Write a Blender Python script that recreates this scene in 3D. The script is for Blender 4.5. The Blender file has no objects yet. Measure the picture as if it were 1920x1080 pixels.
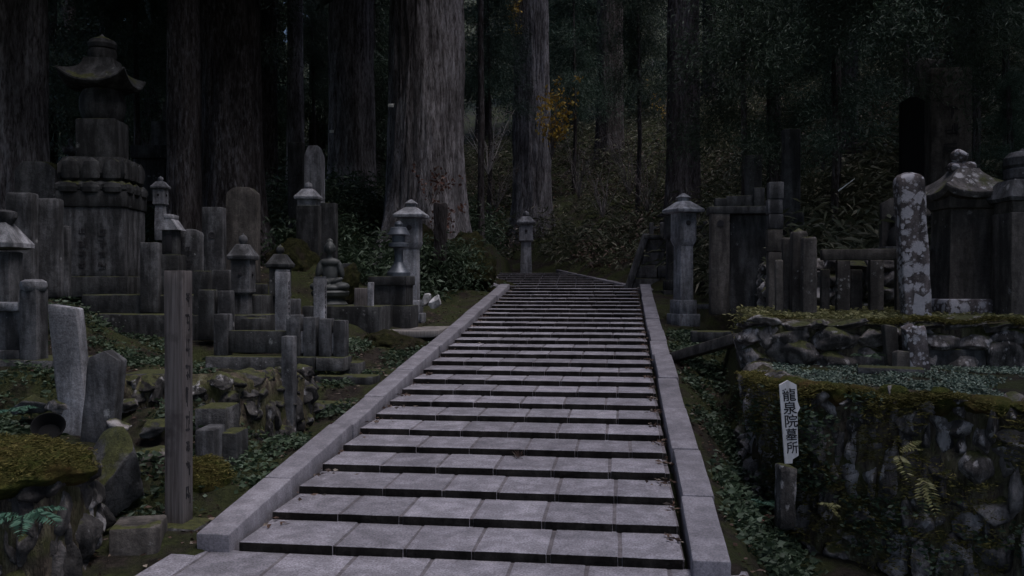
import bpy, bmesh, math, random
import numpy as np
from mathutils import Vector, Matrix

# ------------------------------------------------------------------ camera, sky, sun, exposure
SC = bpy.context.scene
COL = SC.collection
F_PX, YAW, PITCH, CZ = 1610.0, 0.12521, 0.00922, 1.70
cam_d = bpy.data.cameras.new('camera')
cam_d.lens = F_PX / 1920 * 36
cam_d.sensor_width = 36
cam_d.clip_end = 500
cam = bpy.data.objects.new('camera', cam_d)
cam.location = (0, 0, CZ)
cam.rotation_euler = (math.pi / 2 - PITCH, 0, YAW)
COL.objects.link(cam)
SC.camera = cam

SUN_EL, SUN_AZ = math.radians(69), math.radians(112)      # high, soft, over the right bank
w = bpy.data.worlds.new('World')
SC.world = w
w.use_nodes = True
nt = w.node_tree
sky = nt.nodes.new('ShaderNodeTexSky')
sky.sky_type = 'NISHITA'
sky.sun_disc = False
sky.sun_elevation = SUN_EL
sky.sun_rotation = SUN_AZ
sky.air_density = 1.0
sky.dust_density = 3.0
nt.links.new(sky.outputs[0], nt.nodes['Background'].inputs[0])
nt.nodes['Background'].inputs[1].default_value = 0.10
sd = bpy.data.lights.new('sun', 'SUN')
sd.energy = 1.0
sd.angle = math.radians(40)
sd.color = (1.0, 0.97, 0.93)
so = bpy.data.objects.new('sun', sd)
sdir = Vector((math.sin(SUN_AZ) * math.cos(SUN_EL), math.cos(SUN_AZ) * math.cos(SUN_EL), math.sin(SUN_EL)))
so.rotation_euler = sdir.to_track_quat('Z', 'Y').to_euler()
COL.objects.link(so)
SC.view_settings.view_transform = 'Standard'
SC.view_settings.look = 'None'
SC.view_settings.gamma = 1
SC.view_settings.exposure = 1.2
SC.view_settings.use_white_balance = True
SC.view_settings.white_balance_temperature = 6050
SC.view_settings.white_balance_tint = 14
SC.render.engine = 'CYCLES'
cy = SC.cycles
cy.use_denoising = True
cy.max_bounces = 5
cy.diffuse_bounces = 3
cy.glossy_bounces = 2
cy.transmission_bounces = 2
cy.transparent_max_bounces = 4
cy.use_adaptive_sampling = False
cy.caustics_reflective = False
cy.caustics_refractive = False

# ------------------------------------------------------------------ geometry helpers
FWD = np.array([-math.sin(YAW) * math.cos(PITCH), math.cos(YAW) * math.cos(PITCH), -math.sin(PITCH)])
RGT = np.array([math.cos(YAW), math.sin(YAW), 0.0])
UPV = np.cross(RGT, FWD)


def at(px, py, Y):
    """world point seen at a pixel of the 1920 px photograph, Y metres ahead"""
    d = FWD + RGT * (px - 960) / F_PX + UPV * (540 - py) / F_PX
    p = d * (Y / d[1])
    return Vector((p[0], p[1], p[2] + CZ))


def mpp(p):
    """metres per photograph pixel at a world point"""
    return float(np.dot(np.array([p[0], p[1], p[2] - CZ]), FWD)) / F_PX


def hash3(ix, iy, iz, seed):
    n = (ix.astype(np.int64) * 374761393 + iy.astype(np.int64) * 668265263 + iz.astype(np.int64) * 2147483647 + seed * 1274126177) & 0xffffffff
    n = ((n ^ (n >> 13)) * 1274126177) & 0xffffffff
    n = (n ^ (n >> 16)) & 0xffffff
    return n / float(0xffffff)


def vnoise(P, scale=1.0, seed=0, octaves=1):
    """value noise in -1..1 for points (n,3)"""
    P = np.asarray(P, float) * np.asarray(scale, float)
    out = np.zeros(len(P))
    amp, tot = 1.0, 0.0
    for o in range(octaves):
        i = np.floor(P).astype(np.int64)
        f = P - i
        u = f * f * (3 - 2 * f)
        r = np.zeros(len(P))
        for dx in (0, 1):
            wx = u[:, 0] if dx else 1 - u[:, 0]
            for dy in (0, 1):
                wy = u[:, 1] if dy else 1 - u[:, 1]
                for dz in (0, 1):
                    wz = u[:, 2] if dz else 1 - u[:, 2]
                    r += wx * wy * wz * hash3(i[:, 0] + dx, i[:, 1] + dy, i[:, 2] + dz, seed + o * 17)
        out += amp * (r * 2 - 1)
        tot += amp
        amp *= 0.5
        P = P * 2.03 + 11.3
    return out / tot


def new_mesh(name, V, F, mat=None, smooth=True, sharp=32):
    me = bpy.data.meshes.new(name)
    me.from_pydata([tuple(v) for v in V], [], [tuple(f) for f in F])
    me.update()
    if smooth:
        me.polygons.foreach_set('use_smooth', [True] * len(me.polygons))
        if sharp:
            me.set_sharp_from_angle(angle=math.radians(sharp))
    if mat:
        me.materials.append(mat)
    return me


def fast_mesh(name, V, F, mat=None, smooth=False):
    """V (n,3), F (m,k) with one face size: for tens of thousands of faces"""
    V = np.asarray(V, np.float32)
    F = np.asarray(F, np.int32)
    me = bpy.data.meshes.new(name)
    me.vertices.add(len(V))
    me.vertices.foreach_set('co', V.ravel())
    k = F.shape[1]
    me.loops.add(F.size)
    me.loops.foreach_set('vertex_index', F.ravel())
    me.polygons.add(len(F))
    me.polygons.foreach_set('loop_start', np.arange(0, F.size, k, dtype=np.int32))
    me.polygons.foreach_set('loop_total', np.full(len(F), k, np.int32))
    if smooth:
        me.polygons.foreach_set('use_smooth', np.ones(len(F), bool))
    me.update(calc_edges=True)
    if mat:
        me.materials.append(mat)
    return me


def ob(name, me, parent=None, loc=(0, 0, 0), rot=(0, 0, 0), scale=(1, 1, 1)):
    o = bpy.data.objects.new(name, me)
    COL.objects.link(o)
    o.location = loc
    o.rotation_euler = rot
    o.scale = scale
    if parent:
        o.parent = parent
    if name == 'inscription':
        o['kind'] = 'stuff'
    return o


def tag(o, label, cat=None, group=None, kind=None):
    o['label'] = label
    if cat:
        o['category'] = cat
    if group:
        o['group'] = group
    if kind:
        o['kind'] = kind
    return o


def empty(name, loc, rz=0.0, rot=None):
    o = ob(name, None, None, loc, rot or (0, 0, rz))
    o.empty_display_size = .1
    return o


def axis_coords(h, r, seg):
    n = max(1, int(round(2 * (h - r) / seg)))
    inner = list(np.linspace(-(h - r), h - r, n + 1))
    return np.array([-h] + inner + [h])


def cube_grid(cx, cy, cz):
    """surface of a box on three coordinate lists"""
    idx, V, Fc = {}, [], []

    def vid(i, j, k):
        key = (i, j, k)
        if key not in idx:
            idx[key] = len(V)
            V.append((cx[i], cy[j], cz[k]))
        return idx[key]
    nx, ny, nz = len(cx) - 1, len(cy) - 1, len(cz) - 1
    for i in range(nx):
        for j in range(ny):
            Fc.append((vid(i, j, 0), vid(i, j + 1, 0), vid(i + 1, j + 1, 0), vid(i + 1, j, 0)))
            Fc.append((vid(i, j, nz), vid(i + 1, j, nz), vid(i + 1, j + 1, nz), vid(i, j + 1, nz)))
    for i in range(nx):
        for k in range(nz):
            Fc.append((vid(i, 0, k), vid(i + 1, 0, k), vid(i + 1, 0, k + 1), vid(i, 0, k + 1)))
            Fc.append((vid(i, ny, k), vid(i, ny, k + 1), vid(i + 1, ny, k + 1), vid(i + 1, ny, k)))
    for j in range(ny):
        for k in range(nz):
            Fc.append((vid(0, j, k), vid(0, j, k + 1), vid(0, j + 1, k + 1), vid(0, j + 1, k)))
            Fc.append((vid(nx, j, k), vid(nx, j + 1, k), vid(nx, j + 1, k + 1), vid(nx, j, k + 1)))
    return np.array(V, float), Fc


SEED = [100]


def sbox(w, d, h, mat, bev=.012, seg=.12, jit=.004, top='flat', taper=0.0, tilt=0.0, name='stone'):
    """weathered stone block standing on z=0, centred on x,y"""
    SEED[0] += 1
    sd_ = SEED[0]
    bev = min(bev, .3 * min(w, d, h))
    V, Fc = cube_grid(axis_coords(w / 2, bev, seg), axis_coords(d / 2, bev, seg), axis_coords(h / 2, bev, seg))
    hh = np.array([w / 2, d / 2, h / 2])
    q = np.clip(V, -(hh - bev), hh - bev)
    dv = V - q
    ln = np.linalg.norm(dv, axis=1)
    k = ln > 1e-9
    V[k] = q[k] + dv[k] / ln[k][:, None] * bev
    V[:, 2] += h / 2
    u = V[:, 0] / (w / 2)
    v = V[:, 1] / (d / 2)
    t = V[:, 2] / h
    if top == 'round':            # tablet with a round shoulder left and right
        V[:, 2] -= np.where(t > .5, (t - .5) * 2, 0) * (1 - np.sqrt(np.clip(1 - .75 * u ** 4, 0, 1))) * w * .5
    elif top == 'dome':
        V[:, 2] -= np.where(t > .5, (t - .5) * 2, 0) * (u ** 2 + v ** 2) * .16 * w
    elif top == 'pyramid':
        V[:, 2] -= np.clip((t - .6) / .4, 0, 1) * np.maximum(abs(u), abs(v)) * .34 * w
    elif top == 'ridge':
        V[:, 2] -= np.clip((t - .6) / .4, 0, 1) * abs(u) * .28 * w
    elif top == 'slope':
        V[:, 2] -= np.clip((t - .6) / .4, 0, 1) * (u + 1) * .12 * w
    elif top == 'broken':
        V[:, 2] -= np.clip((t - .4) / .6, 0, 1) * (.5 + .5 * vnoise(np.stack([u * 2, v * 2, u * 0 + sd_], 1), 1.3, sd_)) * .45 * w
    if taper:
        s = 1 - taper * t
        V[:, 0] *= s
        V[:, 1] *= s
    N = np.stack([vnoise(V, 5, sd_ + a, 2) for a in range(3)], 1)
    V = V + N * jit * np.array([1, 1, .7])
    if tilt:
        V[:, 0] += tilt * V[:, 2]
    return new_mesh(name, V, Fc, mat, True, 34)


def rings_mesh(rings, mat, cap=True, smooth=True, sharp=34, jit=0, name='lathe'):
    """loft of closed rings, each (n,3)"""
    n = len(rings[0])
    V = np.concatenate(rings)
    Fc = []
    for r in range(len(rings) - 1):
        for i in range(n):
            j = (i + 1) % n
            Fc.append((r * n + i, r * n + j, (r + 1) * n + j, (r + 1) * n + i))
    if cap:
        Fc.append(tuple(range(n - 1, -1, -1)))
        b = (len(rings) - 1) * n
        Fc.append(tuple(range(b, b + n)))
    if jit:
        SEED[0] += 1
        V = V + np.stack([vnoise(V, 7, SEED[0] + a, 2) for a in range(3)], 1) * jit
    return new_mesh(name, V, Fc, mat, smooth, sharp)


def lathe(profile, mat, n=24, rot=0.0, jit=0, name='lathe', sharp=34):
    a = np.arange(n) / n * 2 * math.pi + rot
    rings = [np.stack([r * np.cos(a), r * np.sin(a), np.full(n, z)], 1) for r, z in profile]
    return rings_mesh(rings, mat, True, True, sharp, jit, name)


def square_ring(hx, hy, z, up=0.0, m=8):
    pts = []
    t = np.linspace(-1, 1, m + 1)[:-1]
    for k in range(4):
        for s in t:
            if k == 0:
                p = (s * hx, -hy)
            elif k == 1:
                p = (hx, s * hy)
            elif k == 2:
                p = (-s * hx, hy)
            else:
                p = (-hx, -s * hy)
            pts.append((p[0], p[1], z + up * abs(s) ** 2.6))
    return np.array(pts)


def loft_sq(levels, mat, m=6, jit=.003, name='loft', sharp=30):
    """levels: (half x, half y, z[, corner lift])"""
    rings = [square_ring(*(list(l) + [0.0])[:4], m=m) for l in levels]
    return rings_mesh(rings, mat, True, True, sharp, jit, name)


def rock_mesh(seed, sub=3, mat=None, cuts=9, rough=.07, name='rock', sharp=45):
    rng = np.random.default_rng(seed)
    bm = bmesh.new()
    bmesh.ops.create_icosphere(bm, subdivisions=sub, radius=1)
    V = np.array([v.co[:] for v in bm.verts])
    Fc = [[v.index for v in f.verts] for f in bm.faces]
    bm.free()
    for k in range(cuts):
        n = rng.normal(size=3)
        n /= np.linalg.norm(n)
        d = rng.uniform(.55, .85)
        s = V @ n - d
        V = V - np.where(s > 0, s * .92, 0)[:, None] * n
    V = V * (1 + rough * vnoise(V, 2.6, seed, 5 if sub > 3 else 3))[:, None]
    V = V / np.abs(V).max(0) * .5
    return new_mesh(name, V, Fc, mat, True, sharp)


def tube(pts, radii, mat, n=8, name='tube', jit=0):
    pts = [Vector(p) for p in pts]
    rings = []
    for i, p in enumerate(pts):
        d = (pts[min(i + 1, len(pts) - 1)] - pts[max(i - 1, 0)]).normalized()
        a = d.cross(Vector((0.3, 0.2, 1)))
        if a.length < 1e-4:
            a = d.cross(Vector((1, 0, 0)))
        a.normalize()
        b = d.cross(a)
        r = radii[i] if hasattr(radii, '__len__') else radii
        rings.append(np.array([tuple(p + a * (r * math.cos(t)) + b * (r * math.sin(t))) for t in np.arange(n) / n * 2 * math.pi]))
    return rings_mesh(rings, mat, True, True, 60, jit, name)


def leaves(P, D, L, W, rng, fold=.25, droop=0.0):
    """folded diamond leaves: P base points, D directions -> (V, tris)"""
    n = len(P)
    D = D / np.linalg.norm(D, axis=1)[:, None]
    R = rng.normal(size=(n, 3))
    S = np.cross(D, R)
    S /= np.linalg.norm(S, axis=1)[:, None] + 1e-9
    N = np.cross(S, D)
    L = np.broadcast_to(L, n)[:, None]
    W = np.broadcast_to(W, n)[:, None]
    mid = P + D * L * .42
    tip = P + D * L
    tip[:, 2] -= (L * droop)[:, 0]
    a = mid + S * W * .5 + N * W * fold
    b = mid - S * W * .5 + N * W * fold
    V = np.stack([P, a, tip, b], 1).reshape(-1, 3)
    i = np.arange(n)[:, None] * 4
    T = np.concatenate([i + [0, 1, 2], i + [0, 2, 3]], 1).reshape(-1, 3)
    return V, T


# ------------------------------------------------------------------ materials
class NT:
    def __init__(s, name):
        s.m = bpy.data.materials.new(name)
        s.m.use_nodes = True
        s.t = s.m.node_tree
        s.b = s.t.nodes['Principled BSDF']
        s.pos = s.t.nodes.new('ShaderNodeNewGeometry')

    def n(s, typ, **kw):
        x = s.t.nodes.new(typ)
        for k, v in kw.items():
            setattr(x, k, v)
        return x

    def link(s, a, b):
        s.t.links.new(a, b)

    def scaled(s, sc):
        if isinstance(sc, (int, float)):
            sc = (sc, sc, sc)
        x = s.n('ShaderNodeVectorMath', operation='MULTIPLY')
        s.link(s.pos.outputs['Position'], x.inputs[0])
        x.inputs[1].default_value = sc
        return x.outputs[0]

    def noise(s, sc, detail=4, rough=.55):
        x = s.n('ShaderNodeTexNoise')
        x.inputs['Scale'].default_value = 1
        x.inputs['Detail'].default_value = detail
        x.inputs['Roughness'].default_value = rough
        s.link(s.scaled(sc), x.inputs['Vector'])
        return x.outputs['Fac']

    def voronoi(s, sc):
        x = s.n('ShaderNodeTexVoronoi')
        x.inputs['Scale'].default_value = 1
        s.link(s.scaled(sc), x.inputs['Vector'])
        return x

    def ramp(s, fac, stops):
        x = s.n('ShaderNodeValToRGB')
        el = x.color_ramp.elements
        while len(el) < len(stops):
            el.new(.5)
        for e, (p, c) in zip(el, stops):
            e.position = p
            e.color = (c, c, c, 1) if isinstance(c, (int, float)) else (*c, 1)
        s.link(fac, x.inputs[0])
        return x.outputs[0]

    def mix(s, fac, a, b, mode='MIX'):
        x = s.n('ShaderNodeMix', data_type='RGBA', blend_type=mode)
        for sock, v in ((x.inputs[0], fac), (x.inputs[6], a), (x.inputs[7], b)):
            if isinstance(v, (int, float)):
                sock.default_value = v
            elif isinstance(v, tuple):
                sock.default_value = (*v, 1)
            else:
                s.link(v, sock)
        return x.outputs[2]

    def math(s, op, a, b=0.0, c=None):
        x = s.n('ShaderNodeMath', operation=op)
        for k, v in enumerate((a, b) if c is None else (a, b, c)):
            if isinstance(v, (int, float)):
                x.inputs[k].default_value = v
            else:
                s.link(v, x.inputs[k])
        return x.outputs[0]

    def normz(s):
        x = s.n('ShaderNodeSeparateXYZ')
        s.link(s.pos.outputs['Normal'], x.inputs[0])
        return x.outputs['Z']

    def bump(s, h, strength, dist=.02):
        x = s.n('ShaderNodeBump')
        x.inputs['Strength'].default_value = strength
        x.inputs['Distance'].default_value = dist
        s.link(h, x.inputs['Height'])
        s.link(x.outputs[0], s.b.inputs['Normal'])

    def done(s, col, rough=.85, spec=.3):
        if isinstance(col, tuple):
            s.b.inputs['Base Color'].default_value = (*col, 1)
        else:
            s.link(col, s.b.inputs['Base Color'])
        if isinstance(rough, (int, float)):
            s.b.inputs['Roughness'].default_value = rough
        else:
            s.link(rough, s.b.inputs['Roughness'])
        s.b.inputs['Specular IOR Level'].default_value = spec
        return s.m


MOSS_A, MOSS_B = (.016, .019, .006), (.062, .064, .018)


def stone_mat(name, c1, c2, lichen=.2, lcol=(.42, .41, .42), lsc=14, moss=.0, speck=.25, rough=.85, bump=.5, stain=.6, vary=.12):
    t = NT(name)
    base = t.ramp(t.noise(2.3, 6, .62), [(.3, c1), (.7, c2)])
    st = t.ramp(t.noise((7, 7, 1.3), 4, .6), [(.42, 1 - stain), (.62, 1.0)])
    base = t.mix(1.0, base, st, 'MULTIPLY')
    base = t.mix(1.0, base, t.ramp(t.noise(13, 8, .78), [(.33, .55), (.5, 1.0), (.68, 1.35)]), 'MULTIPLY') if speck < .33 else base
    sp = t.ramp(t.noise(70, 3, .75), [(.32, 1 - speck), (.68, 1 + speck)])
    base = t.mix(1.0, base, sp, 'MULTIPLY')
    if vary:
        oi = t.n('ShaderNodeObjectInfo')
        base = t.mix(1.0, base, t.ramp(oi.outputs['Random'], [(0.0, 1 - vary), (1.0, 1 + .5 * vary)]), 'MULTIPLY')
    if lichen > 0:
        lsc = lsc if isinstance(lsc, tuple) else (lsc, lsc, lsc)
        gate = t.ramp(t.noise(1.9, 3, .6), [(.62 - .5 * lichen, 0.0), (.80 - .42 * lichen, 1.0)])
        ragged = t.noise(tuple(5 * c for c in lsc), 4, .7)
        lc = t.mix(t.noise(tuple(2.5 * c for c in lsc), 4), lcol, tuple(.55 * c for c in lcol))
        for mul, rad in ((.5, .45 + .75 * lichen), (1.3, .45 + .6 * lichen)):
            v = t.voronoi(tuple(mul * c for c in lsc))
            sep = t.n('ShaderNodeSeparateColor')
            t.link(v.outputs['Color'], sep.inputs[0])
            thr = t.math('MULTIPLY', t.math('MULTIPLY', sep.outputs[0], rad), gate)
            d = t.math('MULTIPLY_ADD', ragged, .9, v.outputs['Distance'])
            fac = t.math('MULTIPLY', t.math('SUBTRACT', t.math('ADD', thr, .28), d), 4.5)
            fac = t.ramp(fac, [(0.0, 0.0), (1.0, .9)])
            base = t.mix(fac, base, lc)
    if moss > 0:
        mz = t.math('MULTIPLY_ADD', t.normz(), .55, t.noise(3.7, 5, .6))
        lo = 1.12 - .5 * moss
        fac = t.ramp(mz, [(lo - .05, 0.0), (lo + .06, 1.0)])
        mc = t.ramp(t.noise(26, 4, .7), [(.3, MOSS_A), (.7, MOSS_B)])
        base = t.mix(fac, base, mc)
    h = t.math('MULTIPLY_ADD', t.noise(38, 5, .7), .6, t.noise(9, 4))
    t.bump(h, bump, .02)
    return t.done(base, rough, .3)


M = {}
M['granite'] = stone_mat('tread_granite', (.212, .199, .226), (.295, .279, .313), 0, speck=.5, rough=.8, bump=.35, stain=.34, vary=.26)
M['kerb'] = stone_mat('kerb_granite', (.16, .15, .17), (.24, .226, .252), .12, (.12, .12, .115), 5, moss=.0, speck=.34, rough=.8, bump=.3, stain=.3)
M['riser'] = stone_mat('stained_shaded_riser_granite', (.010, .009, .0085), (.030, .027, .025), .12, (.07, .075, .05), 9, moss=.0, speck=.3, rough=1.0, bump=.5, stain=.5)  # algae stain, with the shade on the risers put into the colour
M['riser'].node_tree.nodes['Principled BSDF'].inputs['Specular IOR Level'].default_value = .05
M['mortar'] = stone_mat('mortar', (.115, .103, .112), (.175, .158, .17), 0, speck=.2, rough=.95, bump=.6, stain=.3)
M['stone'] = stone_mat('grey_gravestone', (.058, .058, .062), (.14, .138, .146), .32, (.29, .29, .295), 17, moss=.14, stain=.75)
M['darkstone'] = stone_mat('dark_gravestone', (.028, .028, .029), (.07, .07, .072), .3, (.20, .20, .20), 18, moss=.24, stain=.75)
M['pale'] = stone_mat('pale_gravestone', (.21, .21, .225), (.33, .325, .35), .25, (.42, .41, .43), 13, moss=.05, speck=.3)
M['brown'] = stone_mat('brown_gravestone', (.06, .052, .047), (.12, .106, .096), .26, (.26, .25, .245), 16, moss=.22)
M['lichen'] = stone_mat('lichen_gravestone', (.075, .062, .062), (.16, .135, .135), .85, (.46, .44, .47), 19, moss=.08)
M['spotted'] = stone_mat('spotted_brown_stone', (.055, .048, .044), (.12, .106, .098), .55, (.30, .29, .29), 17, moss=.2)
M['lichenroof'] = stone_mat('mossy_lichen_roof', (.07, .062, .06), (.15, .135, .13), .6, (.42, .41, .42), 17, moss=.36)
M['mossy'] = stone_mat('mossy_stone', (.06, .058, .058), (.15, .145, .147), .3, (.36, .35, .36), 12, moss=.6, bump=1.0)
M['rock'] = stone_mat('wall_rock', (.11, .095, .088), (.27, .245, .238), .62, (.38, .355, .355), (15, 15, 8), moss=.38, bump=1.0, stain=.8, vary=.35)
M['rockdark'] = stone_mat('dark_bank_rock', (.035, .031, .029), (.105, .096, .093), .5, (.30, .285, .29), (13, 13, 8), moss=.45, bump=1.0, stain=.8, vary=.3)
M['white'] = stone_mat('white_stone', (.40, .40, .41), (.55, .54, .55), .2, (.6, .6, .6), 9, moss=.1)
M['lantern'] = stone_mat('lantern_granite', (.19, .195, .215), (.30, .30, .325), .2, (.14, .14, .15), 7, moss=.12, speck=.3)


def moss_mat():
    t = NT('deep_moss')
    c = t.ramp(t.noise(22, 5, .7), [(.28, (.020, .026, .007)), (.55, (.06, .066, .016)), (.75, (.12, .115, .03))])
    c = t.mix(t.ramp(t.noise(3.2, 4), [(.45, 0.0), (.65, 1.0)]), c, (.085, .05, .02))
    t.bump(t.noise(70, 5, .75), 1.0, .03)
    return t.done(c, .98, .1)


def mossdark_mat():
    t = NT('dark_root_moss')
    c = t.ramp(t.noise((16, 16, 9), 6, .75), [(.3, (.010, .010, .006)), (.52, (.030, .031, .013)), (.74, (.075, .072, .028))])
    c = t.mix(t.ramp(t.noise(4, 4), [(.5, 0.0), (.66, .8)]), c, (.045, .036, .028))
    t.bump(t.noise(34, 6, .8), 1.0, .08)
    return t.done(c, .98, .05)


def soil_mat():
    t = NT('forest_soil')
    c = t.ramp(t.noise(14, 6, .7), [(.3, (.010, .008, .007)), (.5, (.028, .022, .018)), (.72, (.065, .052, .042))])
    g = t.ramp(t.noise(2.1, 5, .6), [(.40, 0.0), (.54, 1.0)])
    mc = t.ramp(t.noise(30, 4, .7), [(.3, (.018, .022, .009)), (.7, (.055, .062, .022))])
    c = t.mix(g, c, mc)
    t.bump(t.noise(45, 6, .75), 1.0, .05)
    return t.done(c, .97, .15)


def bark_mat(name, c1, c2, c3, lich=.3):
    t = NT(name)
    a = t.noise((15, 15, 2.3), 6, .7)
    b = t.noise((46, 46, 7.5), 5, .7)
    f = t.math('MULTIPLY_ADD', b, .5, t.math('MULTIPLY', a, .6))
    c = t.ramp(f, [(.42, c1), (.53, c2), (.66, c3)])
    pale = t.ramp(t.noise((22, 22, 5), 5, .7), [(.5, 0.0), (.62, 1.0)])
    pale = t.math('MULTIPLY', pale, t.ramp(t.noise(1.3, 3), [(.4, .25), (.6, 1.0)]))
    c = t.mix(t.math('MULTIPLY', pale, lich), c, (.36, .35, .38))
    c = t.mix(t.ramp(t.noise((3, 3, .6), 3), [(.42, .55), (.58, 0.0)]), c, tuple(.7 * x for x in c1))
    t.bump(f, 1.0, .09)
    return t.done(c, .95, .15)


def wood_mat(name, c1, c2):
    t = NT(name)
    f = t.noise((60, 60, 2.2), 5, .6)
    c = t.ramp(f, [(.3, c1), (.7, c2)])
    c = t.mix(t.ramp(t.noise(5, 4), [(.5, 0.0), (.66, .8)]), c, tuple(.6 * x for x in c1))
    t.bump(f, .5, .01)
    return t.done(c, .9, .2)


def leaf_mat(name, stops, rough=.6, spec=.3, trans=.25):
    t = NT(name)
    c = t.ramp(t.pos.outputs['Random Per Island'], stops)
    c = t.mix(t.ramp(t.noise(1.1, 3), [(.35, .35), (.65, 1.0)]), tuple(.45 * x for x in stops[0][1]), c)
    m = t.done(c, rough, spec)
    if trans:
        tr = t.n('ShaderNodeBsdfTranslucent')
        t.link(c, tr.inputs[0])
        mx = t.n('ShaderNodeMixShader')
        mx.inputs[0].default_value = trans
        t.link(t.b.outputs[0], mx.inputs[1])
        t.link(tr.outputs[0], mx.inputs[2])
        t.link(mx.outputs[0], t.t.nodes['Material Output'].inputs[0])
    return m


M['moss'] = moss_mat()
M['soil'] = soil_mat()
M['mossdark'] = mossdark_mat()
t = NT('moss_and_root_blanket')
f_ = t.noise((17, 17, 3.2), 6, .7)
c_ = t.ramp(f_, [(.34, (.028, .022, .018)), (.48, (.095, .076, .06)), (.62, (.16, .145, .09)), (.74, (.33, .30, .28))])
c_ = t.mix(t.ramp(t.noise(4, 4), [(.45, 0.0), (.62, .8)]), c_, (.045, .05, .016))
t.bump(f_, 1.0, .08)
M['blanket'] = t.done(c_, .97, .1)
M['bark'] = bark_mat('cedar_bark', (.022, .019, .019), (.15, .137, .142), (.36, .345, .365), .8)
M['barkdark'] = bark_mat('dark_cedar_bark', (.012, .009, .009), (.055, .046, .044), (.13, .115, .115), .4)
M['wood'] = wood_mat('weathered_post', (.055, .047, .046), (.13, .117, .116))
M['woodgrey'] = wood_mat('weathered_plank', (.10, .09, .085), (.24, .22, .21))
M['cedar'] = leaf_mat('cedar_foliage', [(0, (.03, .046, .03)), (.6, (.05, .080, .05)), (1, (.085, .125, .075))])
M['cedarlight'] = leaf_mat('cedar_foliage_blue', [(0, (.03, .055, .038)), (.6, (.05, .09, .062)), (1, (.08, .13, .09))])
M['sasa'] = leaf_mat('bamboo_grass', [(0, (.04, .048, .026)), (.5, (.085, .095, .054)), (.85, (.17, .168, .115)), (1, (.30, .27, .20))])
M['fern'] = leaf_mat('fern_leaf', [(0, (.06, .13, .09)), (1, (.09, .18, .12))])
M['fernold'] = leaf_mat('yellowing_fern', [(0, (.16, .16, .06)), (1, (.24, .22, .10))])
M['herb'] = leaf_mat('herb_leaf', [(0, (.03, .05, .025)), (.7, (.06, .09, .05)), (1, (.13, .17, .12))])
M['cover'] = leaf_mat('ground_cover_leaf', [(0, (.07, .10, .07)), (.6, (.13, .17, .13)), (1, (.24, .28, .23))], trans=0)
M['mossblade'] = leaf_mat('moss_tuft', [(0, (.045, .043, .013)), (.6, (.11, .10, .03)), (1, (.20, .17, .06))], .9, .1, .2)
M['yellow'] = leaf_mat('yellow_leaf', [(0, (.34, .20, .035)), (.6, (.6, .38, .05)), (1, (.66, .56, .16))])
M['red'] = leaf_mat('withered_red_leaf', [(0, (.07, .028, .02)), (.6, (.13, .05, .035)), (1, (.22, .12, .09))])
M['litter'] = leaf_mat('dead_leaf', [(0, (.05, .028, .02)), (.7, (.11, .065, .045)), (1, (.26, .22, .18))], trans=0)
t = NT('bare_twig')
M['twig'] = t.done(t.ramp(t.noise(9, 3), [(.3, (.07, .055, .05)), (.7, (.22, .20, .19))]), .9, .2)
t = NT('glazed_metal')
M['twigpale'] = M['twig'].copy()
M['twigpale'].node_tree.nodes['Color Ramp'].color_ramp.elements[0].color = (.22, .19, .18, 1)
M['twigpale'].node_tree.nodes['Color Ramp'].color_ramp.elements[1].color = (.5, .46, .44, 1)
M['metal'] = t.done(t.ramp(t.noise(12, 4), [(.3, (.04, .046, .056)), (.7, (.09, .10, .12))]), .45, .5)
M['metal'].node_tree.nodes['Principled BSDF'].inputs['Metallic'].default_value = .3
t = NT('dark_bronze')
M['bronze'] = t.done(t.ramp(t.noise(9, 4), [(.3, (.020, .022, .022)), (.7, (.05, .053, .05))]), .6, .4)
t = NT('black_plastic')
M['black'] = t.done((.006, .006, .0065), .9, .1)
t = NT('ink')
M['ink'] = t.done((.02, .019, .022), .8, .2)
t = NT('carved_hollow')
M['carve'] = t.done((.035, .033, .035), .95, .1)
t = NT('white_board')
M['board'] = t.done(t.mix(t.ramp(t.noise((18, 18, 5), 5, .7), [(.45, 0.0), (.7, .7)]), (.62, .60, .61), (.34, .32, .31)), .8, .2)
t = NT('white_tag_and_highlight')
M['tag'] = t.done((.6, .6, .58), .6, .3)
# ------------------------------------------------------------------ layout constants
XL, XR = -2.395, 0.405          # inner edges of the flight
KW = .22                         # kerb width
Y1, TR, RI = 5.118, .5074, .05596
NST = 27
YTOP = Y1 + 25 * TR + .85        # nose of the last step


def ramp_z(Y):
    """height of the nosing line of the stairway"""
    Y = np.asarray(Y, float)
    z = np.where(Y < Y1, 0, RI * (1 + (Y - Y1) / TR))
    z = np.where(Y < Y1 - TR, 0, z)
    z = np.where((Y >= Y1 - TR) & (Y < Y1), RI * (Y - Y1 + TR) / TR, z)
    z = np.minimum(z, NST * RI)
    z = z + np.clip((Y - 19.4) * .068, 0, .40)
    return z


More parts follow.
